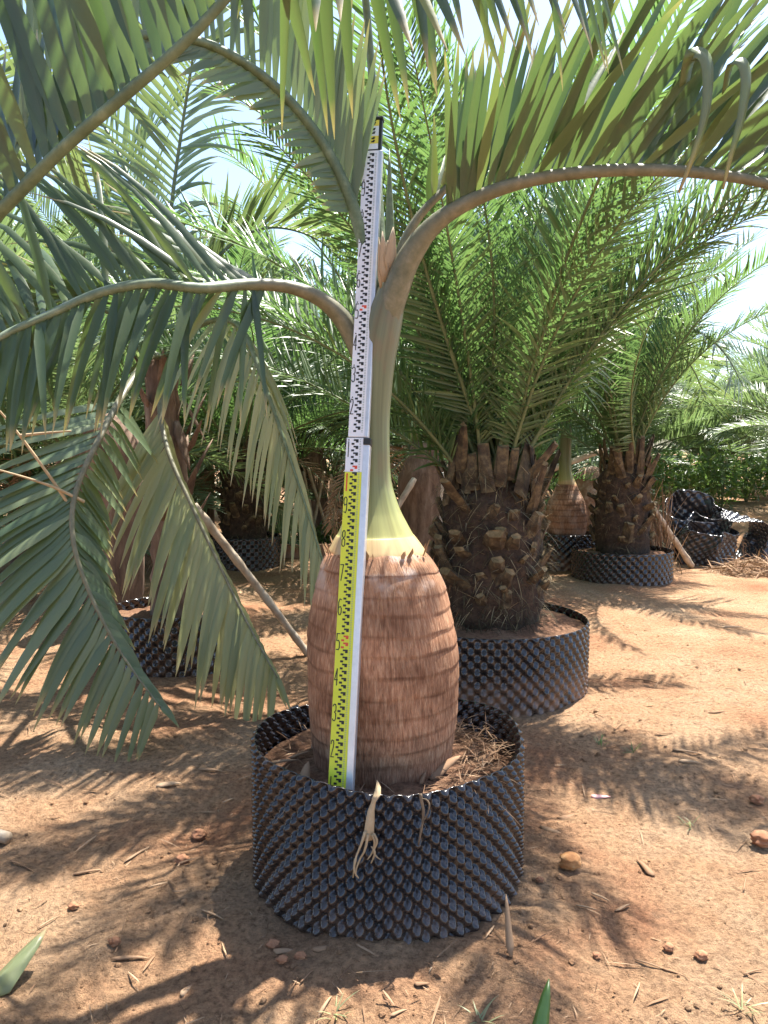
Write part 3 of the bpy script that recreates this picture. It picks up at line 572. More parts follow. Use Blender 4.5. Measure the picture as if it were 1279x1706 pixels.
for key, mt in (('g', M['leaf_date']), ('p', M['leaf_date_pale'])):
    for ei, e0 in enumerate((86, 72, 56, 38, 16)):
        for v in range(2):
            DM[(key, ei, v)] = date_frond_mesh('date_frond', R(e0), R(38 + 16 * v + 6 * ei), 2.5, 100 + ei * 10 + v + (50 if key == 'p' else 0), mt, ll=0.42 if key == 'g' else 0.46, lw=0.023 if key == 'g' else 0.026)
DM[('d', 0, 0)] = date_frond_mesh('dry_frond', R(-25), R(50), 1.5, 300, M['leaf_dry'], 50, 0.3, 0.02, 0.9)
DM[('d', 0, 1)] = date_frond_mesh('dry_frond', R(10), R(110), 1.7, 301, M['leaf_dry'], 50, 0.3, 0.02, 0.9)
# leaf-base stubs
def stub_mesh(seed, length, w):
    rs = random.Random(seed); mb = MB(); secs = 4; n = 6; vs = []
    for k in range(secs):
        t = k / (secs - 1); c = V((0, 0.01 + length * 0.75 * t, -0.05 + length * t * 0.9)); ww = w * (1.15 - 0.35 * t); hh = w * (0.62 - 0.22 * t)
        for i in range(n):
            a = 2 * math.pi * i / n; q = c + V((math.cos(a) * ww * 0.5, 0, 0)) + V((0, 0.55, -0.8)) * (math.sin(a) * hh * 0.5 * -1)
            vs.append(q + V((rs.gauss(0, .004), rs.gauss(0, .004), rs.gauss(0, .004))))
    fs = [(k * n + i, k * n + (i + 1) % n, (k + 1) * n + (i + 1) % n, (k + 1) * n + i) for k in range(secs - 1) for i in range(n)]
    mb.add(vs, fs, 0); mb.add(vs[-n:], [tuple(range(n))], 1)
    return mb.mesh('leaf_base', [M['date_base'], M['date_cut']], smooth=False)
STUB = [stub_mesh(i, 0.10 + 0.02 * (i % 3), 0.095 + 0.012 * (i % 2)) for i in range(4)]
STUBL = [stub_mesh(20 + i, 0.20 + 0.05 * i, 0.075) for i in range(3)]
def date_palm(label, loc, z0, z1, rt, nf, scale, key, seed, name='date_palm', group=None, stubs=True, dry=4, elmix=(0, 1, 1, 2, 2, 3, 3, 4), yaw=None, detail=True, clear=False):
    rs = random.Random(seed); t = thing(name, label, 'palm tree', (loc.x, loc.y, z0), group)
    mb = MB(); H = z1 - z0; N = 14
    tube(mb, [V((0.01 * math.sin(k), 0, H * k / N)) for k in range(N + 1)], [rt * (0.80 + 0.2 * math.sin(math.pi * min(1, 0.25 + k / N * 0.8))) * (1 if k < N - 2 else 0.85 - 0.15 * (k - N + 2)) for k in range(N + 1)], 28, jit=0.06)
    mb.build('trunk', M['date_core'] if stubs else M['old_bark'], t)
    if stubs:
        rows = int(H / 0.075); k = 0; per = 15 if detail else 11
        cnt = int(rows * per * 0.62)
        for k in range(cnt):
            if rs.random() < 0.10: continue
            f = (k + 0.5) / cnt; a = k * 2.39996 + rs.gauss(0, 0.10); z = 0.16 + (H - 0.16) * f + rs.gauss(0, 0.022)
            rad = rt * (0.80 + 0.2 * math.sin(math.pi * min(1, 0.25 + z / H * 0.8))) * (0.9 if f > 0.85 else 1.0)
            me = rs.choice(STUB) if f < 0.72 else rs.choice(STUBL)
            o = link('leaf_base', me, t); o.location = (math.cos(a) * (rad - 0.035), math.sin(a) * (rad - 0.035), z)
            o.rotation_euler = Euler((rs.gauss(0, 0.22) + (0.5 if f > 0.72 else 0), rs.gauss(0, 0.22), a - math.pi / 2 + rs.gauss(0, .2))); s = rs.uniform(0.6, 1.15); o.scale = (s, s, s)
        mb = MB()
        for k in range(2200 if detail else 700):
            a = rs.uniform(0, 2 * math.pi); z = H * rs.random() ** 1.3; rad = V((math.cos(a), math.sin(a), 0))
            leaflet(mb, rad * (rt * rs.uniform(0.88, 1.06)) + V((0, 0, z)), rad * rs.uniform(0.1, 0.9) + V((rs.gauss(0, .6), rs.gauss(0, .6), rs.uniform(-1, 0.6))), V((-math.sin(a), math.cos(a), 0)), rs.uniform(0.05, 0.17), 0.005, rs.uniform(0, 1.4), rs.random(), 3, 0)
        kind(mb.build('fibre', M['fibre_dark'], t), 'stuff')
    for k in range(nf):
        a = k * 2.39996 + rs.gauss(0, 0.2) if yaw is None else rs.uniform(*yaw)
        f = k / nf; ei = elmix[min(len(elmix) - 1, int(f * len(elmix)))]
        if clear and ei >= 2 and math.cos(a) > 0.45: ei = 1
        if clear and ei >= 2 and math.sin(a) < (-0.15 if ei > 2 else -0.45) + (clear - 1): continue
        o = link('frond', DM[(key, ei, rs.randint(0, 1))], t); rr = rt * (0.15 + 0.45 * f)
        o.location = (math.cos(a) * rr, math.sin(a) * rr, H - 0.08 + 0.14 * (1 - f)); o.rotation_euler = Euler((rs.gauss(0, 0.3), rs.gauss(0, 0.10), a)); s = scale * rs.uniform(0.82, 1.12); o.scale = (s, s, s)
    for k in range(dry):
        a = rs.uniform(0, 2 * math.pi); o = link('dry_frond', DM[('d', 0, k % 2)], t)
        o.location = (math.cos(a) * rt * 0.8, math.sin(a) * rt * 0.8, H - 0.1); o.rotation_euler = (0, rs.gauss(0, .1), a); s = rs.uniform(0.5, 0.8) * min(1.2, scale + 0.2); o.scale = (s, s, s)
    return t
date_palm('stout date palm with stubby cut leaf bases in the muddy wide pot', D1, 0.33, 1.17, 0.275, 46, 0.9, 'g', 1, dry=0, clear=True, elmix=(0, 0, 1, 1, 1, 2, 2))
date_palm('shaded date palm rising from the low wide pot beside the heap of discarded pots', D2, 0.25, 1.22, 0.26, 34, 0.9, 'g', 2, dry=0, detail=False, clear=1.45, elmix=(0, 0, 1, 1, 2, 2, 3))
date_palm('date palm in the distant pot beyond the leaning bamboo prop', LP2, 0.28, 1.25, 0.24, 28, 1.05, 'g', 3, dry=4, detail=False)
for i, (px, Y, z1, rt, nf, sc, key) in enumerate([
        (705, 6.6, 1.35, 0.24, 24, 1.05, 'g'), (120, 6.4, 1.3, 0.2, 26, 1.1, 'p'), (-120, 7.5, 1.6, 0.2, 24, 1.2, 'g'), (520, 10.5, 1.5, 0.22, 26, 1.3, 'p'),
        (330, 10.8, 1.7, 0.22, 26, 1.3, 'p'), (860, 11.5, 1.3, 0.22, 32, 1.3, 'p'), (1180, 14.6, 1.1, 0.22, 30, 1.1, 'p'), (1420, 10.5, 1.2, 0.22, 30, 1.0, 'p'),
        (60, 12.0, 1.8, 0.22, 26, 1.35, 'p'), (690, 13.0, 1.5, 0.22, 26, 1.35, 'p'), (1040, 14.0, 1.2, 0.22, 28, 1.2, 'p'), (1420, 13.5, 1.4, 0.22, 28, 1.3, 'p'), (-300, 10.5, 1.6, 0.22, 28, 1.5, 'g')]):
    x = P(px, 800, Y).x; L = V((x, Y, 0))
    date_palm(['brown trunked palm with fibrous bark between the bottle palm and the stout date palm', 'tall pale palm close behind the drooping fronds'][i] if i < 2 else 'date palm with arching pale fronds in the grove at the back',
              L, gz(x, Y) - 0.05, z1, rt, nf, sc, key, 20 + i, group=None if i < 2 else 'palms of the grove at the back', stubs=False, dry=5 if i == 0 else 4, clear=1.7 if i == 0 else False, elmix=(0, 1, 1, 2, 2) if i == 0 else (0, 1, 1, 2, 2, 3, 3, 4))

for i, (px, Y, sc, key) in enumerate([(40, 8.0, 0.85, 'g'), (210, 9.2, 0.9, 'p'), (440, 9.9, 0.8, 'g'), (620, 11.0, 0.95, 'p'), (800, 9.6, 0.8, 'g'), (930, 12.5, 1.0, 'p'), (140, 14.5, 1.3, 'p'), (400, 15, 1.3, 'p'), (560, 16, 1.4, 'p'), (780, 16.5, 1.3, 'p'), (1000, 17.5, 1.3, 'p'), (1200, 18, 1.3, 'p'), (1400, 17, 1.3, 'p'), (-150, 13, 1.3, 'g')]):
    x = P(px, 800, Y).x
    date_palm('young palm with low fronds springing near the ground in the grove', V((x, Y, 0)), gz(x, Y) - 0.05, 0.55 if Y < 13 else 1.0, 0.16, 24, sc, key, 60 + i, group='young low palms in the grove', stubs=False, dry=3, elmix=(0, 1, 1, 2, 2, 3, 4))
# small distant bottle palm
SBT = thing('bottle_palm', 'small pale bottle palm with ringed trunk behind the stout date palm', 'palm tree', (SB.x, SB.y, 0.33)); OS = V((SB.x, SB.y, 0.33))
simple_bottle(SBT, OS, V((SB.x, SB.y, 0.30)), [(0, 0.17), (0.12, 0.21), (0.28, 0.222), (0.42, 0.195), (0.54, 0.14), (0.62, 0.10)], [(0.60, 0.105, 0), (0.68, 0.082, -0.01), (0.8, 0.066, -0.02), (1.1, 0.06, -0.02), (1.5, 0.05, 0)])
for k in range(6):
    a = k * 1.05 + 0.3; c = V((SB.x, SB.y, 1.75)); d = V((math.cos(a), math.sin(a), 0)); s = d.cross(V((0, 0, 1)))
    path = [c, c + d * 0.12 + V((0, 0, 0.3)), c + d * 0.5 + V((0, 0, 0.7)), c + d * 1.0 + V((0, 0, 0.8)), c + d * 1.5 + V((0, 0, 0.5)), c + d * 1.75 + V((0, 0, 0.1))]
    frond(SBT, OS, path, 0.03, 40, [(tuple(s + V((0, 0, 0.8))), tuple(s)), (tuple(-s + V((0, 0, 0.8))), tuple(-s))], 0.55, 0.034, LG, M['petiole_green'], (0.5, 0.8), 0.5, 0.25, split=False, seed=80 + k, segs=3)

# ------------------------------------------------------------------ measuring staff
B0 = P(566, 853, 2.07); B0 = V((P(565.5, 1352, 2.07).x, 2.07, 0.235))
T0 = P(622, 270, 2.07 + 2.0 * 0.205); AX = (T0 - B0).normalized(); AX = V((T0.x - B0.x, 0.205 * 2.0, 2.0 * 0.975)).normalized()
staff = thing('measuring_staff', 'telescopic measuring staff, yellow lower half and white upper half, leaning on the bottle palm', 'measuring staff', B0)
zx = AX; fx = V((1, 0, 0)); fx = (fx - zx * fx.dot(zx)).normalized(); fx = Matrix.Rotation(R(-9), 3, zx) @ fx; fy = zx.cross(fx)
staff.matrix_world = Matrix(((fx.x, fy.x, zx.x, B0.x), (fx.y, fy.y, zx.y, B0.y), (fx.z, fy.z, zx.z, B0.z), (0, 0, 0, 1)))
def box(mb, x0, x1, y0, y1, z0, z1, mat=0):
    vs = [V((x, y, z)) for z in (z0, z1) for x, y in ((x0, y0), (x1, y0), (x1, y1), (x0, y1))]
    mb.add(vs, [(0, 3, 2, 1), (4, 5, 6, 7), (0, 1, 5, 4), (1, 2, 6, 5), (2, 3, 7, 6), (3, 0, 4, 7)], mat)
def boxpart(name, mat, parent, *d, bev=0.0):
    mb = MB(); box(mb, *d); o = mb.build(name, mat, parent, smooth=False)
    if bev: b = o.modifiers.new('bevel', 'BEVEL'); b.width = bev; b.segments = 2
    return o
s1 = boxpart('lower_section', M['alu'], staff, -0.036, 0.036, -0.016, 0.016, 0.0, 1.105, bev=0.004)
s2 = boxpart('upper_section', M['alu'], staff, -0.032, 0.029, -0.0125, 0.0125, 1.106, 2.03, bev=0.003)
s3 = boxpart('top_section', M['black'], staff, -0.027, 0.024, -0.0105, 0.0105, 2.031, 2.135, bev=0.002)
cap = boxpart('end_cap', M['black'], staff, -0.029, 0.026, -0.0125, 0.0125, 2.136, 2.146, bev=0.002)
FX0, FX1 = -0.035, 0.016
boxpart('face_plate', M['yellow_face'], s1, FX0, FX1, -0.0178, -0.0162, 0.003, 0.999)
boxpart('face_plate', M['white_face'], s1, FX0, FX1, -0.0178, -0.0162, 1.0005, 1.102)
boxpart('face_plate', M['white_face'], s2, -0.0315, 0.017, -0.0143, -0.0127, 1.108, 2.027)
for k, (z0, z1, yel) in enumerate([(2.034, 2.052, 0), (2.0525, 2.078, 1), (2.0785, 2.112, 0), (2.1125, 2.132, 1)]):
    boxpart('top_label', M['label_yellow'] if yel else M['white_face'], s3, -0.024, 0.014, -0.0123, -0.0107, z0, z1)
boxpart('lock_button', M['black'], s1, 0.0165, 0.0385, -0.0205, 0.012, 1.082, 1.103, bev=0.002)
boxpart('lock_button', M['black'], s1, -0.0385, -0.0345, -0.0205, 0.012, 1.082, 1.100, bev=0.001)
# graduation blocks (printed)
def grads(parent, z0, z1, x0, yf, redset, w=0.021):
    blk, red, tk = MB(), MB(), MB(); n0 = int(round(z0 / 0.02)); n1 = int(round(z1 / 0.02))
    for k in range(n0, n1):
        z = k * 0.02; m = red if any(abs(z - q) < 0.011 for q in redset) else blk
        for (a, b_, c, d) in ((0.30, 1.0, 0.0135, 0.0185), (0.62, 1.0, 0.0085, 0.0138), (0.0, 0.42, 0.0015, 0.0075)):
            box(m, x0 + a * w, x0 + b_ * w, yf - 0.0006, yf, z + c, z + d)
        for q in range(4): box(tk, x0 + w + 0.003, x0 + w + 0.008, yf - 0.0004, yf, z + q * 0.005 + 0.001, z + q * 0.005 + 0.0026)
    for m, mt, nm in ((blk, 'black', 'graduation_blocks'), (red, 'red', 'red_graduation'), (tk, 'tick', 'fine_ticks')):
        if m.v: kind(m.build(nm, M[mt], parent, smooth=False), 'stuff')
grads(s1, 0.06, 1.10, -0.019, -0.0179, (0.5, 0.48, 1.0))
grads(s2, 1.12, 2.02, -0.0165, -0.0144, (1.5,))
DG = {'1': [[(.5, 0), (.5, 1)]], '2': [[(0, .78), (.05, .93), (.3, 1), (.75, .97), (.9, .8), (.8, .6), (.1, 0), (1, 0)]], '3': [[(0, .88), (.3, 1), (.75, 1), (1, .88), (1, .62), (.55, .52), (1, .44), (1, .12), (.7, 0), (.25, 0), (0, .1)]],
      '4': [[(.75, 0), (.75, 1), (0, .32), (1, .32)]], '5': [[(1, 1), (.1, 1), (.05, .56), (.7, .58), (1, .45), (1, .12), (.7, 0), (0, .02)]], '6': [[(.95, .95), (.4, 1), (.05, .8), (0, .2), (.3, 0), (.75, 0), (1, .15), (1, .4), (.7, .52), (.05, .46)]],
      '7': [[(0, 1), (1, 1), (.35, 0)]], '8': [[(.5, .53), (.08, .65), (.08, .9), (.4, 1), (.7, 1), (.95, .9), (.95, .65), (.5, .53), (0, .4), (0, .1), (.3, 0), (.7, 0), (1, .1), (1, .4), (.5, .53)]],
      '9': [[(.95, .55), (.3, .48), (0, .6), (0, .88), (.3, 1), (.7, 1), (.98, .88), (1, .2), (.7, 0), (.1, .04)]]}
def digit(parent, ch, x0, zc, yf, mat, w=0.0088, h=0.046, th=0.0026, dot=False):
    mb = MB()
    for st in DG[ch]:
        pts = [V((x0 + (a if ch != '1' else 0.55) * w, 0, zc - h / 2 + b * h)) for a, b in st]
        for a, b_ in zip(pts[:-1], pts[1:]):
            d = (b_ - a).normalized(); n_ = V((-d.z, 0, d.x)) * th / 2; a2 = a - d * th * 0.4; b2 = b_ + d * th * 0.4
            q = [a2 + n_, a2 - n_, b2 - n_, b2 + n_]
            mb.add([v + V((0, yf - 0.0008, 0)) for v in q] + [v + V((0, yf, 0)) for v in q], [(0, 1, 2, 3), (0, 4, 5, 1), (1, 5, 6, 2), (2, 6, 7, 3), (3, 7, 4, 0)])
    if dot: box(mb, x0 + 0.35 * w, x0 + 0.75 * w, yf - 0.0008, yf, zc + h / 2 + 0.004, zc + h / 2 + 0.0075)
    mb.build('numeral', mat, parent, smooth=False)
for k in range(1, 10): digit(s1, str(k), -0.0325, k * 0.1, -0.0179, M['black'])
digit(s1, '1', -0.0325, 0.968, -0.0179, M['red'], h=0.05, th=0.004)
digit(s1, '1', -0.0325, 1.068, -0.0179, M['black'], h=0.045, dot=True)
for k in range(2, 10): digit(s2, str(k), -0.0295, 1.0 + k * 0.1, -0.0144, M['black'], dot=True)
digit(s2, '1', -0.0295, 1.995, -0.0144, M['black'], h=0.04)
digit(s3, '2', -0.0215, 2.066, -0.0124, M['red'], w=0.007, h=0.018, th=0.0022); digit(s3, '2', -0.0215, 2.122, -0.0124, M['red'], w=0.007, h=0.014, th=0.0022)
mb = MB()
for z in (2.056, 2.067, 2.085, 2.097, 2.116, 2.124):
    box(mb, -0.008, 0.002, -0.0129, -0.0123, z, z + 0.005); box(mb, -0.003, 0.004, -0.0129, -0.0123, z + 0.005, z + 0.008)
kind(mb.build('graduation_blocks', M['black'], s3, smooth=False), 'stuff')

# ------------------------------------------------------------------ poles, trunk pieces, props
def pole(label, a, b_, r, mat, name='bamboo_pole', group=None, cat='pole'):
    mb = MB(); a = V(a); b_ = V(b_); n = max(6, int((b_ - a).length / 0.06)); rs = random.Random(int(a.x * 1000) + int(b_.z * 777))
    pts = []; rad = []
    for i in range(n + 1):
        f = i / n; bow = 0.012 * math.sin(math.pi * f) * (b_ - a).length
        pts.append(a.lerp(b_, f) + V((bow * 0.3, bow, 0))); rad.append(r * (1.0 - 0.2 * f) * (1.16 if i % 5 == 2 else rs.uniform(0.96, 1.02)))
    tube(mb, pts, rad, 10, jit=0.02); o = mb.build(name, mat, None, a); o.location = a
    return tag(o, label, cat, group)
pole('weathered bamboo prop leaning against the palm with drooping fronds', P(322, 842, 4.42), G(520, 1092, 0.0) + V((0, 0, -0.03)), 0.026, M['bamboo'])
pole('white painted thin pole standing beside the stout date palm trunk', G(728, 1010, 0) * 1.0 + V((0, 0, -0.05)), P(739, 788, 5.8), 0.022, M['white_pole'])
pole('short grey bamboo prop leaning on the fibrous trunk behind the bottle palm', P(640, 880, 6.1), P(690, 798, 6.36), 0.03, M['bamboo'])
pole('straight bamboo pole propped up beside the heap of discarded pots', G(1152, 946, 0) + V((0, 0, 0.02)), P(1082, 838, 7.75), 0.034, M['bamboo'])
pole('long bamboo pole lying raised behind the small bottle palm', P(868, 800, 8.7), P(1010, 748, 8.9), 0.04, M['bamboo'])
for k, (a, b_, c, d) in enumerate([(505, 785, 530, 905), (512, 778, 556, 900), (540, 785, 512, 905), (558, 800, 528, 905), (551, 790, 552, 905)]):
    pole('thin crossed bamboo prop behind the flower bed', P(a, b_, 9.6), G(c, d, 0.02) if False else V((P(c, d, 9.45).x, 9.45, gz(0, 9.45) - 0.02)), 0.02, M['bamboo'], group='crossed bamboo props behind the flower bed')
def lump(name, label, loc, rx, ry, h, mat, seed, cat, rough=0.16, n=30, group=None, pw=4.0):
    mb = MB(); vs = []; m = 22
    for k in range(m + 1):
        f = k / m; rr = (1 - abs(2 * f - 1) ** pw) ** 0.5
        for i in range(n):
            a = 2 * math.pi * i / n; q = rr * (1 + rough * noise.fractal(V((math.cos(a) * 2 + seed, math.sin(a) * 2, f * 3)), 1.0, 2.0, 4))
            vs.append(V((rx * q * math.cos(a), ry * q * math.sin(a), h * f)))
    fs = [(k * n + i, k * n + (i + 1) % n, (k + 1) * n + (i + 1) % n, (k + 1) * n + i) for k in range(m) for i in range(n)]
    mb.add(vs, fs); o = mb.build(name, mat); o.location = loc; return tag(o, label, cat, group)
c = P(985, 880, 9.2); lump('palm_root_ball', 'pale lumpy palm root ball with torn sacking behind the small bottle palm', (c.x, 9.2, gz(c.x, 9.2) - 0.05), 0.27, 0.25, 1.15, M['rootball'], 3, 'root ball', 0.3)
c = P(215, 1000, 5.5); lump('palm_stump', 'dark fibrous palm stump in shade behind the drooping fronds', (c.x - 0.1, 5.5, gz(c.x, 5.5) - 0.05), 0.22, 0.22, 1.6, M['old_bark'], 8, 'stump', 0.2)
c = P(655, 900, 6.9)
# straw heap behind the far pot
mb = MB(); rs = random.Random(77); cc = V((P(1085, 930, 7.9).x, 7.9, 0.0))
for i in range(420):
    p = cc + V((rs.gauss(0, 0.10), rs.gauss(0, 0.10), 0.62 * rs.random())); leaflet(mb, p, V((rs.gauss(0.1, .25), rs.gauss(0, .25), -1 if rs.random() < .7 else 1)), V((rs.gauss(0, 1), rs.gauss(0, 1), 0.1)), rs.uniform(0.25, 0.55), 0.014, 0.3, rs.random(), 3, 0.2)
o = mb.build('dry_frond_bundle', M['leaf_dry'], None, cc); o.location = cc
tag(o, 'upright bundle of pale dry palm leaves behind the low wide pot', 'dry leaves')
mb = MB(); cc = V((P(1262, 955, 7.9).x, 7.9, 0.0))
for i in range(700):
    a = rs.uniform(0, 6.28); q = 0.42 * math.sqrt(rs.random()); p = cc + V((q * math.cos(a) * 1.2, q * math.sin(a) * 0.8, 0.02 + 0.16 * (1 - q / 0.42) * rs.random()))
    leaflet(mb, p, V((rs.gauss(0, 1), rs.gauss(0, 1), rs.gauss(0.1, .3))), V((rs.gauss(0, 1), rs.gauss(0, 1), 0.3)), rs.uniform(0.1, 0.3), 0.014, 0.5, rs.random(), 3, 0.2)
o = mb.build('straw_heap', M['leaf_dry'], None, cc); o.location = cc; tag(o, 'heap of tangled straw and dead roots before the discarded pots', 'straw heap')
# low brick edging with flower bed plants
be = thing('brick_edging', 'low brick edging of the flower bed behind the bottle palm', 'edging', (P(500, 925, 9.0).x, 9.0, 0.0))
bmesh_ = MB(); box(bmesh_, -0.115, 0.115, -0.05, 0.05, 0, 0.16); bm_ = bmesh_.mesh('brick', M['brick'], smooth=False)
for k in range(8):
    o = link('brick', bm_, be); o.location = (-0.84 + k * 0.237, rnd(-.015, .015), rnd(-0.01, .01)); o.rotation_euler = (0, rnd(-.03, .03), rnd(-.05, .05))
def shrub(label, loc, w, h, n, seed, group=None, mat='leaf_shrub', lw=0.035, ll=0.10):
    rs = random.Random(seed); t = thing('shrub', label, 'shrub', loc, group); fol, st = MB(), MB()
    for k in range(max(4, n // 60)):
        a = rs.uniform(0, 6.28); e = V((math.cos(a) * w * 0.7 * rs.random(), math.sin(a) * w * 0.5 * rs.random(), h * rs.uniform(0.6, 0.95)))
        tube(st, [V((0, 0, -0.03)), e * 0.5 + V((0, 0, 0.05)), e], [0.008, 0.006, 0.003], 5)
    for k in range(n):
        u = V((rs.gauss(0, 1), rs.gauss(0, 1), rs.gauss(0, 1))).normalized() * rs.random() ** 0.4; lob = 1 + 0.3 * noise.noise(V((u.x * 3 + seed, u.y * 3, u.z * 3)))
        p = V((u.x * w * lob, u.y * w * 0.7 * lob, h * 0.52 + u.z * h * 0.5 * lob))
        leaflet(fol, p, V((rs.gauss(0, 1), rs.gauss(0, 1), rs.gauss(0.2, .7))), V((rs.gauss(0, 1), rs.gauss(0, 1), 0.2)), ll * rs.uniform(.7, 1.3), lw * rs.uniform(.7, 1.3), 0.4, rs.random(), 2, 0.3)
    st.build('stem', M['petiole_green'], t); fol.build('foliage', M[mat], t); return t
for k in range(5):
    x = P(452 + k * 26, 900, 9.3).x; shrub('small leafy flower bed plant behind the brick edging', (x, 9.3 + 0.15 * (k % 2), gz(x, 9.3)), 0.17, 0.36 + 0.06 * (k % 3), 160, 400 + k, 'plants in the brick edged flower bed', lw=0.03, ll=0.09)
for k, px in enumerate((1085, 1125, 1165, 1205, 1245, 1290, 1340)):
    Y = 11.2 + 0.5 * (k % 3); x = P(px, 780, Y).x; shrub('leafy green shrub on the bank behind the discarded pots', (x, Y, gz(x, Y) - 0.02), 0.42, 0.75 + 0.15 * (k % 2), 520, 500 + k, 'shrubs on the bank behind the discarded pots', lw=0.05, ll=0.13)

# ------------------------------------------------------------------ heap of discarded pots
def discarded(label, path, closed, h, loc, rot, cell=0.042, amp=0.014, lean=0.0, zf=None):
    mb = MB(); eggsheet(mb, path, 0, h, cell, amp, closed, 4, lean, zf)
    mb.v = [v + V((noise.noise(v * 4.5 + V((loc[0], 0, 0))), noise.noise(v * 4.5 + V((5, loc[0], 0))), 0.5 * noise.noise(v * 4.5 + V((9, 9, loc[0]))))) * (0.10 * v.z / h) for v in mb.v]; o = mb.build('discarded_pot', M['plastic_sunlit']); solidify(o, 0.004)
    o.location = loc; o.rotation_euler = rot; return tag(o, label, 'plant pot', None)
def poly(pts, closed):
    p = [tuple(map(float, q)) for q in pts]
    if closed: p = p + [p[0]]
    sm = cat_rom(p, 200)
    return lambda u: sm[min(200, int(round(u * 200)))]
Yh = 8.6
c = P(1138, 880, Yh + 0.45); discarded('crumpled black dimpled pot sheet standing open at the back of the heap', poly([(-0.32, 0.0), (-0.16, -0.10), (0.0, -0.03), (0.08, 0.07), (0.17, -0.06), (0.29, -0.10), (0.33, 0.12), (0.16, 0.30), (-0.12, 0.30), (-0.30, 0.2)], True), True, 0.60, (c.x, Yh + 0.45, gz(c.x, Yh) + 0.02), (R(18), R(3), R(-6)), zf=lambda u: 0.10 * math.sin(2 * math.pi * u + 3.7))
c = P(1172, 925, Yh); discarded('folded black dimpled pot with a creased corner at the front of the heap', poly([(-0.30, 0.06), (-0.15, -0.06), (0.0, -0.16), (0.14, -0.05), (0.31, 0.03), (0.24, 0.24), (0.0, 0.32), (-0.22, 0.26)], True), True, 0.42, (c.x, Yh - 0.1, gz(c.x, Yh) - 0.03), (R(14), R(4), R(5)))
c = P(1232, 915, Yh + 0.1); discarded('black dimpled pot tipped on its side with its dark hollow facing out', poly([(-0.20, -0.24), (0.2, -0.24), (0.25, 0.0), (0.17, 0.20), (0.02, 0.26), (-0.16, 0.16), (-0.24, 0.0)], True), True, 0.45, (c.x, Yh - 0.05, gz(c.x, Yh) + 0.21), (R(-82), R(3), R(6)))
c = P(1288, 905, Yh + 0.1); discarded('black dimpled pot standing upright at the end of the heap', circle(0.22), True, 0.28, (c.x, Yh + 0.35, gz(c.x, Yh) - 0.02), (R(-4), 0, 0))

# ------------------------------------------------------------------ litter, crumbs, leaf scraps
rs = random.Random(13)
def inside_pot(x, y):
    return any(math.hypot(x - cx, y - cy) < r + 0.02 for cx, cy, r in POTS)
lit = MB()
for i in range(8000):
    y = 1.35 + 7.0 * rs.random() ** 1.6; x = rs.uniform(-0.62, 0.62) * (y + 0.35)
    dn = noise.noise(V((x * 1.4, y * 1.4, 4.4)))
    if inside_pot(x, y) or rs.random() > 0.38 + 0.9 * dn + 0.10 * max(0, y - 2.5): continue
    a = rs.uniform(0, 6.28); p = V((x, y, gz(x, y) + 0.004 + 0.008 * rs.random())); thin = rs.random()
    leaflet(lit, p, V((math.cos(a), math.sin(a), rs.gauss(0.05, .15))), V((-math.sin(a), math.cos(a), rs.gauss(0, .5))), rs.uniform(0.012, 0.04) if thin < .75 else rs.uniform(0.05, 0.13), rs.uniform(0.0012, 0.004) if thin < .88 else rs.uniform(0.005, 0.010), 0.25, rs.random(), 3, 0.3)
o = kind(lit.build('leaf_litter', M['leaf_dry']), 'stuff'); o['label'] = 'fine dry leaf and straw litter strewn over the red soil'
cr = MB()
for i in range(9000):
    y = 1.35 + 4.5 * rs.random() ** 1.7; x = rs.uniform(-0.6, 0.6) * (y + 0.3)
    md = math.hypot(x - MAIN.x, y - MAIN.y) - 0.43
    if inside_pot(x, y) or rs.random() > 0.30 + 0.55 * noise.noise(V((x * 2, y * 2, 8))) + (0.5 if md < 0.3 and x < 0.1 else 0): continue
    s = 0.002 + 0.009 * rs.random() ** 7; c0 = V((x, y, gz(x, y) + s * 0.25)); g_ = (1 + 5 ** 0.5) / 2; vs = []
    rot = Euler((rs.uniform(0, 6), rs.uniform(0, 6), rs.uniform(0, 6))).to_matrix()
    for q in ((-1, g_, 0), (1, g_, 0), (-1, -g_, 0), (1, -g_, 0), (0, -1, g_), (0, 1, g_), (0, -1, -g_), (0, 1, -g_), (g_, 0, -1), (g_, 0, 1), (-g_, 0, -1), (-g_, 0, 1)):
        w_ = rot @ (V(q) * (s * 0.55 * rs.uniform(0.7, 1.25))); w_.z *= 0.75; vs.append(c0 + w_)
    cr.add(vs, [(0, 11, 5), (0, 5, 1), (0, 1, 7), (0, 7, 10), (0, 10, 11), (1, 5, 9), (5, 11, 4), (11, 10, 2), (10, 7, 6), (7, 1, 8), (3, 9, 4), (3, 4, 2), (3, 2, 6), (3, 6, 8), (3, 8, 9), (4, 9, 5), (2, 4, 11), (6, 2, 10), (8, 6, 7), (9, 8, 1)], 0, rs.random())
o = kind(cr.build('soil_crumbs', M['soil'], smooth=False), 'stuff'); o['label'] = 'small crumbs and clods of red soil'

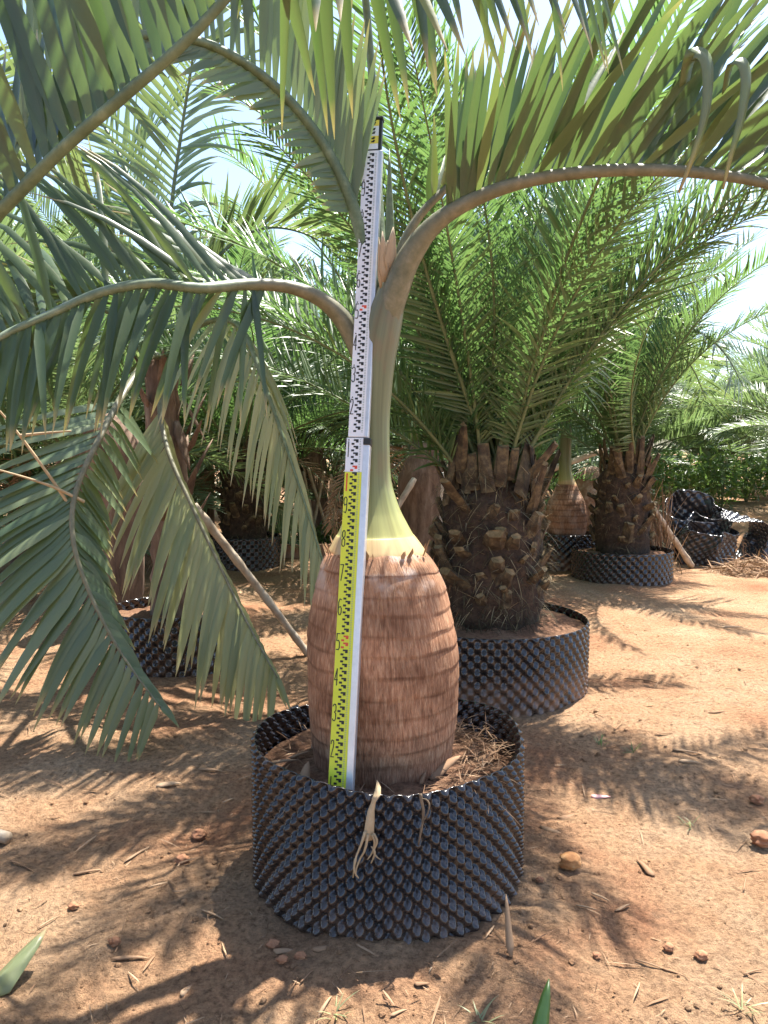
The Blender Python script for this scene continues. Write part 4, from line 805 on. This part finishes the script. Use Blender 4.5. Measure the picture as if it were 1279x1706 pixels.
def scrap(label, px, py, ln, w, ang, seed, mat='leaf_dry', group=None, name='dry_leaf_scrap', z=None, curl=0.5, lift=0.12, cat='dry leaf'):
    g = G(px, py); zz = gz(g.x, g.y) if z is None else z
    if z is not None: g = G(px, py, z)
    mb = MB(); r2 = random.Random(seed); a = R(ang)
    leaflet(mb, V((0, 0, 0.006)), V((math.cos(a), math.sin(a), lift)), V((-math.sin(a), math.cos(a), r2.gauss(0, .4))), ln, w, curl, r2.uniform(0.4, 1.0), 6, r2.uniform(0.2, 0.6))
    o = mb.build(name, M[mat]); solidify(o, 0.0022); o.location = (g.x, g.y, zz); return tag(o, label, cat, group)
SG = 'dry leaf scraps on the red soil'
for k, (px, py, ln, w, an) in enumerate([(120, 1410, .10, .012, 20), (205, 1395, .16, .010, 60), (335, 1480, .09, .012, 330), (185, 1546, .10, .014, 5), (300, 1600, .05, .02, 60), (520, 1545, .08, .022, 10), (455, 1540, .06, .03, 0), (500, 1590, .09, .010, 60), (530, 1640, .08, .010, 70),
        (690, 1595, .04, .022, 0), (715, 1580, .07, .007, 70), (1025, 1480, .07, .022, 35), (985, 1455, .06, .010, 320), (960, 1475, .06, .008, 340), (1090, 1420, .11, .028, 100), (1120, 1245, .12, .02, 340), (1130, 1262, .09, .02, 350), (1090, 1225, .10, .012, 10),
        (1010, 1240, .10, .008, 20), (930, 1330, .10, .05, 20), (900, 1345, .12, .03, 320), (1240, 1440, .10, .006, 60), (1060, 1545, .09, .008, 330), (1105, 1560, .06, .008, 330), (1240, 1570, .07, .008, 20), (60, 1500, .08, .006, 60), (15, 1390, .14, .010, 330), (420, 1350, .06, .02, 30), (650, 1640, .05, .01, 30), (260, 1290, .10, .03, 20), (330, 1265, .12, .02, 350), (1180, 1190, .16, .02, 10), (1040, 1130, .2, .012, 340), (1200, 1050, .2, .02, 10)]):
    scrap('dry tan leaf scrap lying loose on the red soil', px, py, ln, w, an, 600 + k, group=SG)
scrap('broad pale dry leaf sliver standing against the foot of the main pot', 852, 1560, 0.15, 0.024, 95, 700, lift=2.2, curl=0.1, name='dry_leaf_sliver')
scrap('pale yellow green frond tip entering over the shaded soil', -25, 1620, 0.19, 0.085, 62, 701, 'leaf_pale_sunlit', name='frond_tip', lift=0.5, curl=0.2, cat='leaf')
scrap('green leaf shoot poking up from the soil in front of the pot', 880, 1745, 0.21, 0.055, 60, 702, 'leaf_shrub', name='leaf_shoot', lift=1.2, curl=0.1, cat='leaf')
scrap('small pink wrapper scrap lying on the soil', 985, 1298, 0.075, 0.03, 350, 703, 'wrapper', name='wrapper_scrap', lift=0.05, curl=0.1, cat='litter')
for k, (px, py) in enumerate([(1055, 1243), (1000, 1235), (560, 1630), (800, 1640), (1150, 1340), (1245, 1625)]):
    g = G(px, py); z = gz(g.x, g.y); mb = MB(); r2 = random.Random(800 + k)
    for q in range(9):
        a = r2.uniform(0, 6.28); leaflet(mb, V((r2.gauss(0, .008), r2.gauss(0, .008), -0.004)), V((math.cos(a), math.sin(a), r2.uniform(.5, 1.6))), V((-math.sin(a), math.cos(a), 0)), r2.uniform(.04, .09), .005, 0.8, r2.random(), 4, .4)
    o = mb.build('grass_tuft', M['leaf_shrub'] if k < 2 else M['leaf_pale_sunlit']); o.location = (g.x, g.y, z)
    tag(o, 'small green grass tuft sprouting from the sunny soil' if k < 2 else 'pale dry grass tuft on the soil', 'grass', 'green grass tufts' if k < 2 else 'dry grass tufts')
def rock(label, px, py, s, mat, seed, group=None, name='stone', sq=(1.15, 0.95, 0.95)):
    g = G(px, py); z = gz(g.x, g.y); o = lump(name, label, (g.x, g.y, z - s * 0.25), s * sq[0], s * sq[1], s * 2 * sq[2], M[mat], seed, 'stone' if mat == 'stone' else 'soil clod', 0.3 if mat == 'stone' else 0.55, 18, group, 2.0); return o
rock('rounded orange stone on the soil beside the main pot', 950, 1415, 0.030, 'stone', 1)
rock('pale round clod in the leaf shadow beside the pot', 303, 1398, 0.019, 'clod', 2, None, 'soil_clod')
for k, (px, py, s) in enumerate([(330, 1355, .022), (455, 1533, .014), (120, 1465, .012), (190, 1525, .014), (900, 1440, .01), (500, 1555, .012), (470, 1560, .012), (505, 1680, .012), (1115, 1530, .012), (1170, 1545, .014), (1270, 1370, .03), (1262, 1310, .02), (995, 1545, .009)]):
    rock('rough red soil clod lying loose on the ground', px, py, s, 'clod', 30 + k, 'loose soil clods', 'soil_clod')
# pale cut pipe end at the left edge
pole('pale cut bamboo offcut lying on the soil by the frond shadows', V((G(-60, 1350).x, G(-60, 1350).y, gz(*G(-60, 1350).xy) + 0.03)), V((G(12, 1362).x, G(12, 1362).y, gz(*G(12, 1362).xy) + 0.022)), 0.026, M['bamboo'])
pole('thin dry frond stalk hanging across the drooping fronds', P(-40, 790, 2.9), P(158, 832, 3.3), 0.006, M['straw'], 'dry_stalk', cat='stalk') if False else None

# on the soil of the main pot
SZ = 0.285
def pot_scrap(label, px, py, ln, w, ang, seed, mat='leaf_dry', lift=0.3, curl=0.4, group=None, name='dry_leaf_scrap', z=SZ):
    return scrap(label, px, py, ln, w, ang, seed, mat, group, name, z, curl, lift)
PG = 'dry leaf scraps on the soil of the main pot'
for k, (px, py, ln, w, an, lf) in enumerate([(505, 1305, .07, .04, 80, .8), (670, 1290, .07, .04, 30, .6), (715, 1300, .13, .045, 35, .5), (700, 1310, .05, .015, 60, .9), (590, 1300, .08, .03, 20, .2), (480, 1265, .08, .02, 20, .3), (450, 1275, .09, .012, 10, .2), (795, 1270, .10, .02, 30, .3), (780, 1290, .1, .014, 20, .2), (520, 1250, .08, .02, 70, .8), (830, 1240, .09, .016, 330, .3), (640, 1310, .06, .02, 120, .6)]):
    pot_scrap('curled dry leaf scrap on the soil inside the main pot', px, py, ln, w, an, 900 + k, lift=lf, group=PG)
mb = MB(); rs = random.Random(31)
for i in range(520):
    a = rs.uniform(-0.9, 1.2) if rs.random() < 0.65 else rs.uniform(0, 6.28); q = rs.uniform(0.25, 0.405)
    p = V((MAIN.x + q * math.cos(a), MAIN.y + q * math.sin(a), SZ - 0.01 + 0.05 * rs.random() * (1 if -0.9 < a < 1.2 else 0.4)))
    b2 = rs.uniform(0, 6.28); leaflet(mb, p, V((math.cos(b2), math.sin(b2), rs.gauss(0.15, .3))), V((-math.sin(b2), math.cos(b2), 0.2)), rs.uniform(0.03, 0.13), rs.uniform(0.002, 0.006), 0.6, rs.random(), 4, 0.2)
o = kind(mb.build('straw_mulch', M['leaf_dry']), 'stuff'); o['label'] = 'loose straw and root fibres on the soil of the main pot'
# shredded strip hung over the rim
def ribbon(mb, pts, widths, wv=V((1, 0.1, 0)), r=0.6):
    vs = []
    for p, w in zip(pts, widths): vs += [p - wv * w / 2, p + V((0, -0.002, 0)), p + wv * w / 2]
    mb.add(vs, [f for i in range(len(pts) - 1) for f in ((i * 3, i * 3 + 1, i * 3 + 4, i * 3 + 3), (i * 3 + 1, i * 3 + 2, i * 3 + 5, i * 3 + 4))], 0, r)
def yfr(px, py): return 1.958 if py > 1318 else 1.99 + (1318 - py) * 0.002
st = thing('shredded_leaf_strip', 'shredded tan fibre strip hanging over the rim of the main pot', 'dry leaf', P(625, 1330, 1.96))
OR = P(625, 1330, 1.96)
mb = MB(); ribbon(mb, [P(x, y, yfr(x, y)) for x, y in ((628, 1300), (630, 1312), (628, 1325), (622, 1336), (618, 1350), (616, 1370), (614, 1392), (613, 1400))], [0.002, 0.014, 0.02, 0.012, 0.018, 0.024, 0.027, 0.02]); o = mb.build('strip', M['straw'], st, OR); solidify(o, 0.002)
for pts in [((608, 1385), (602, 1405), (596, 1420), (592, 1432), (588, 1462)), ((613, 1390), (608, 1415), (600, 1430), (594, 1445), (592, 1458)), ((620, 1390), (624, 1405), (620, 1420), (612, 1432)), ((622, 1388), (628, 1402), (622, 1418), (628, 1428), (634, 1432)), ((592, 1430), (590, 1450), (597, 1463)), ((620, 1410), (624, 1422), (618, 1438))]:
    mb = MB(); q = cat_rom([tuple(P(x, y, 1.952 - 0.004 * (i % 2))) for i, (x, y) in enumerate(pts)], 10); ribbon(mb, [V(v) for v in q], [0.007 * (1 - 0.06 * i) for i in range(11)]); o = mb.build('fibre_strand', M['straw'], st, OR); solidify(o, 0.0015)
st = thing('leaf_curl', 'narrow curled brown leaf strip hooked over the rim of the main pot', 'dry leaf', P(705, 1330, 1.96)); OR = P(705, 1330, 1.96)
for pts, w in [(((700, 1322), (702, 1335), (705, 1350), (704, 1370), (700, 1390), (697, 1408)), 0.009), (((701, 1330), (710, 1332), (715, 1342), (711, 1358), (705, 1368)), 0.006)]:
    mb = MB(); q = cat_rom([tuple(P(x, y, 1.955)) for x, y in pts], 12); ribbon(mb, [V(v) for v in q], [w * (1 - 0.05 * i) for i in range(13)]); o = mb.build('strip', M['fibre'], st, OR); solidify(o, 0.0015)
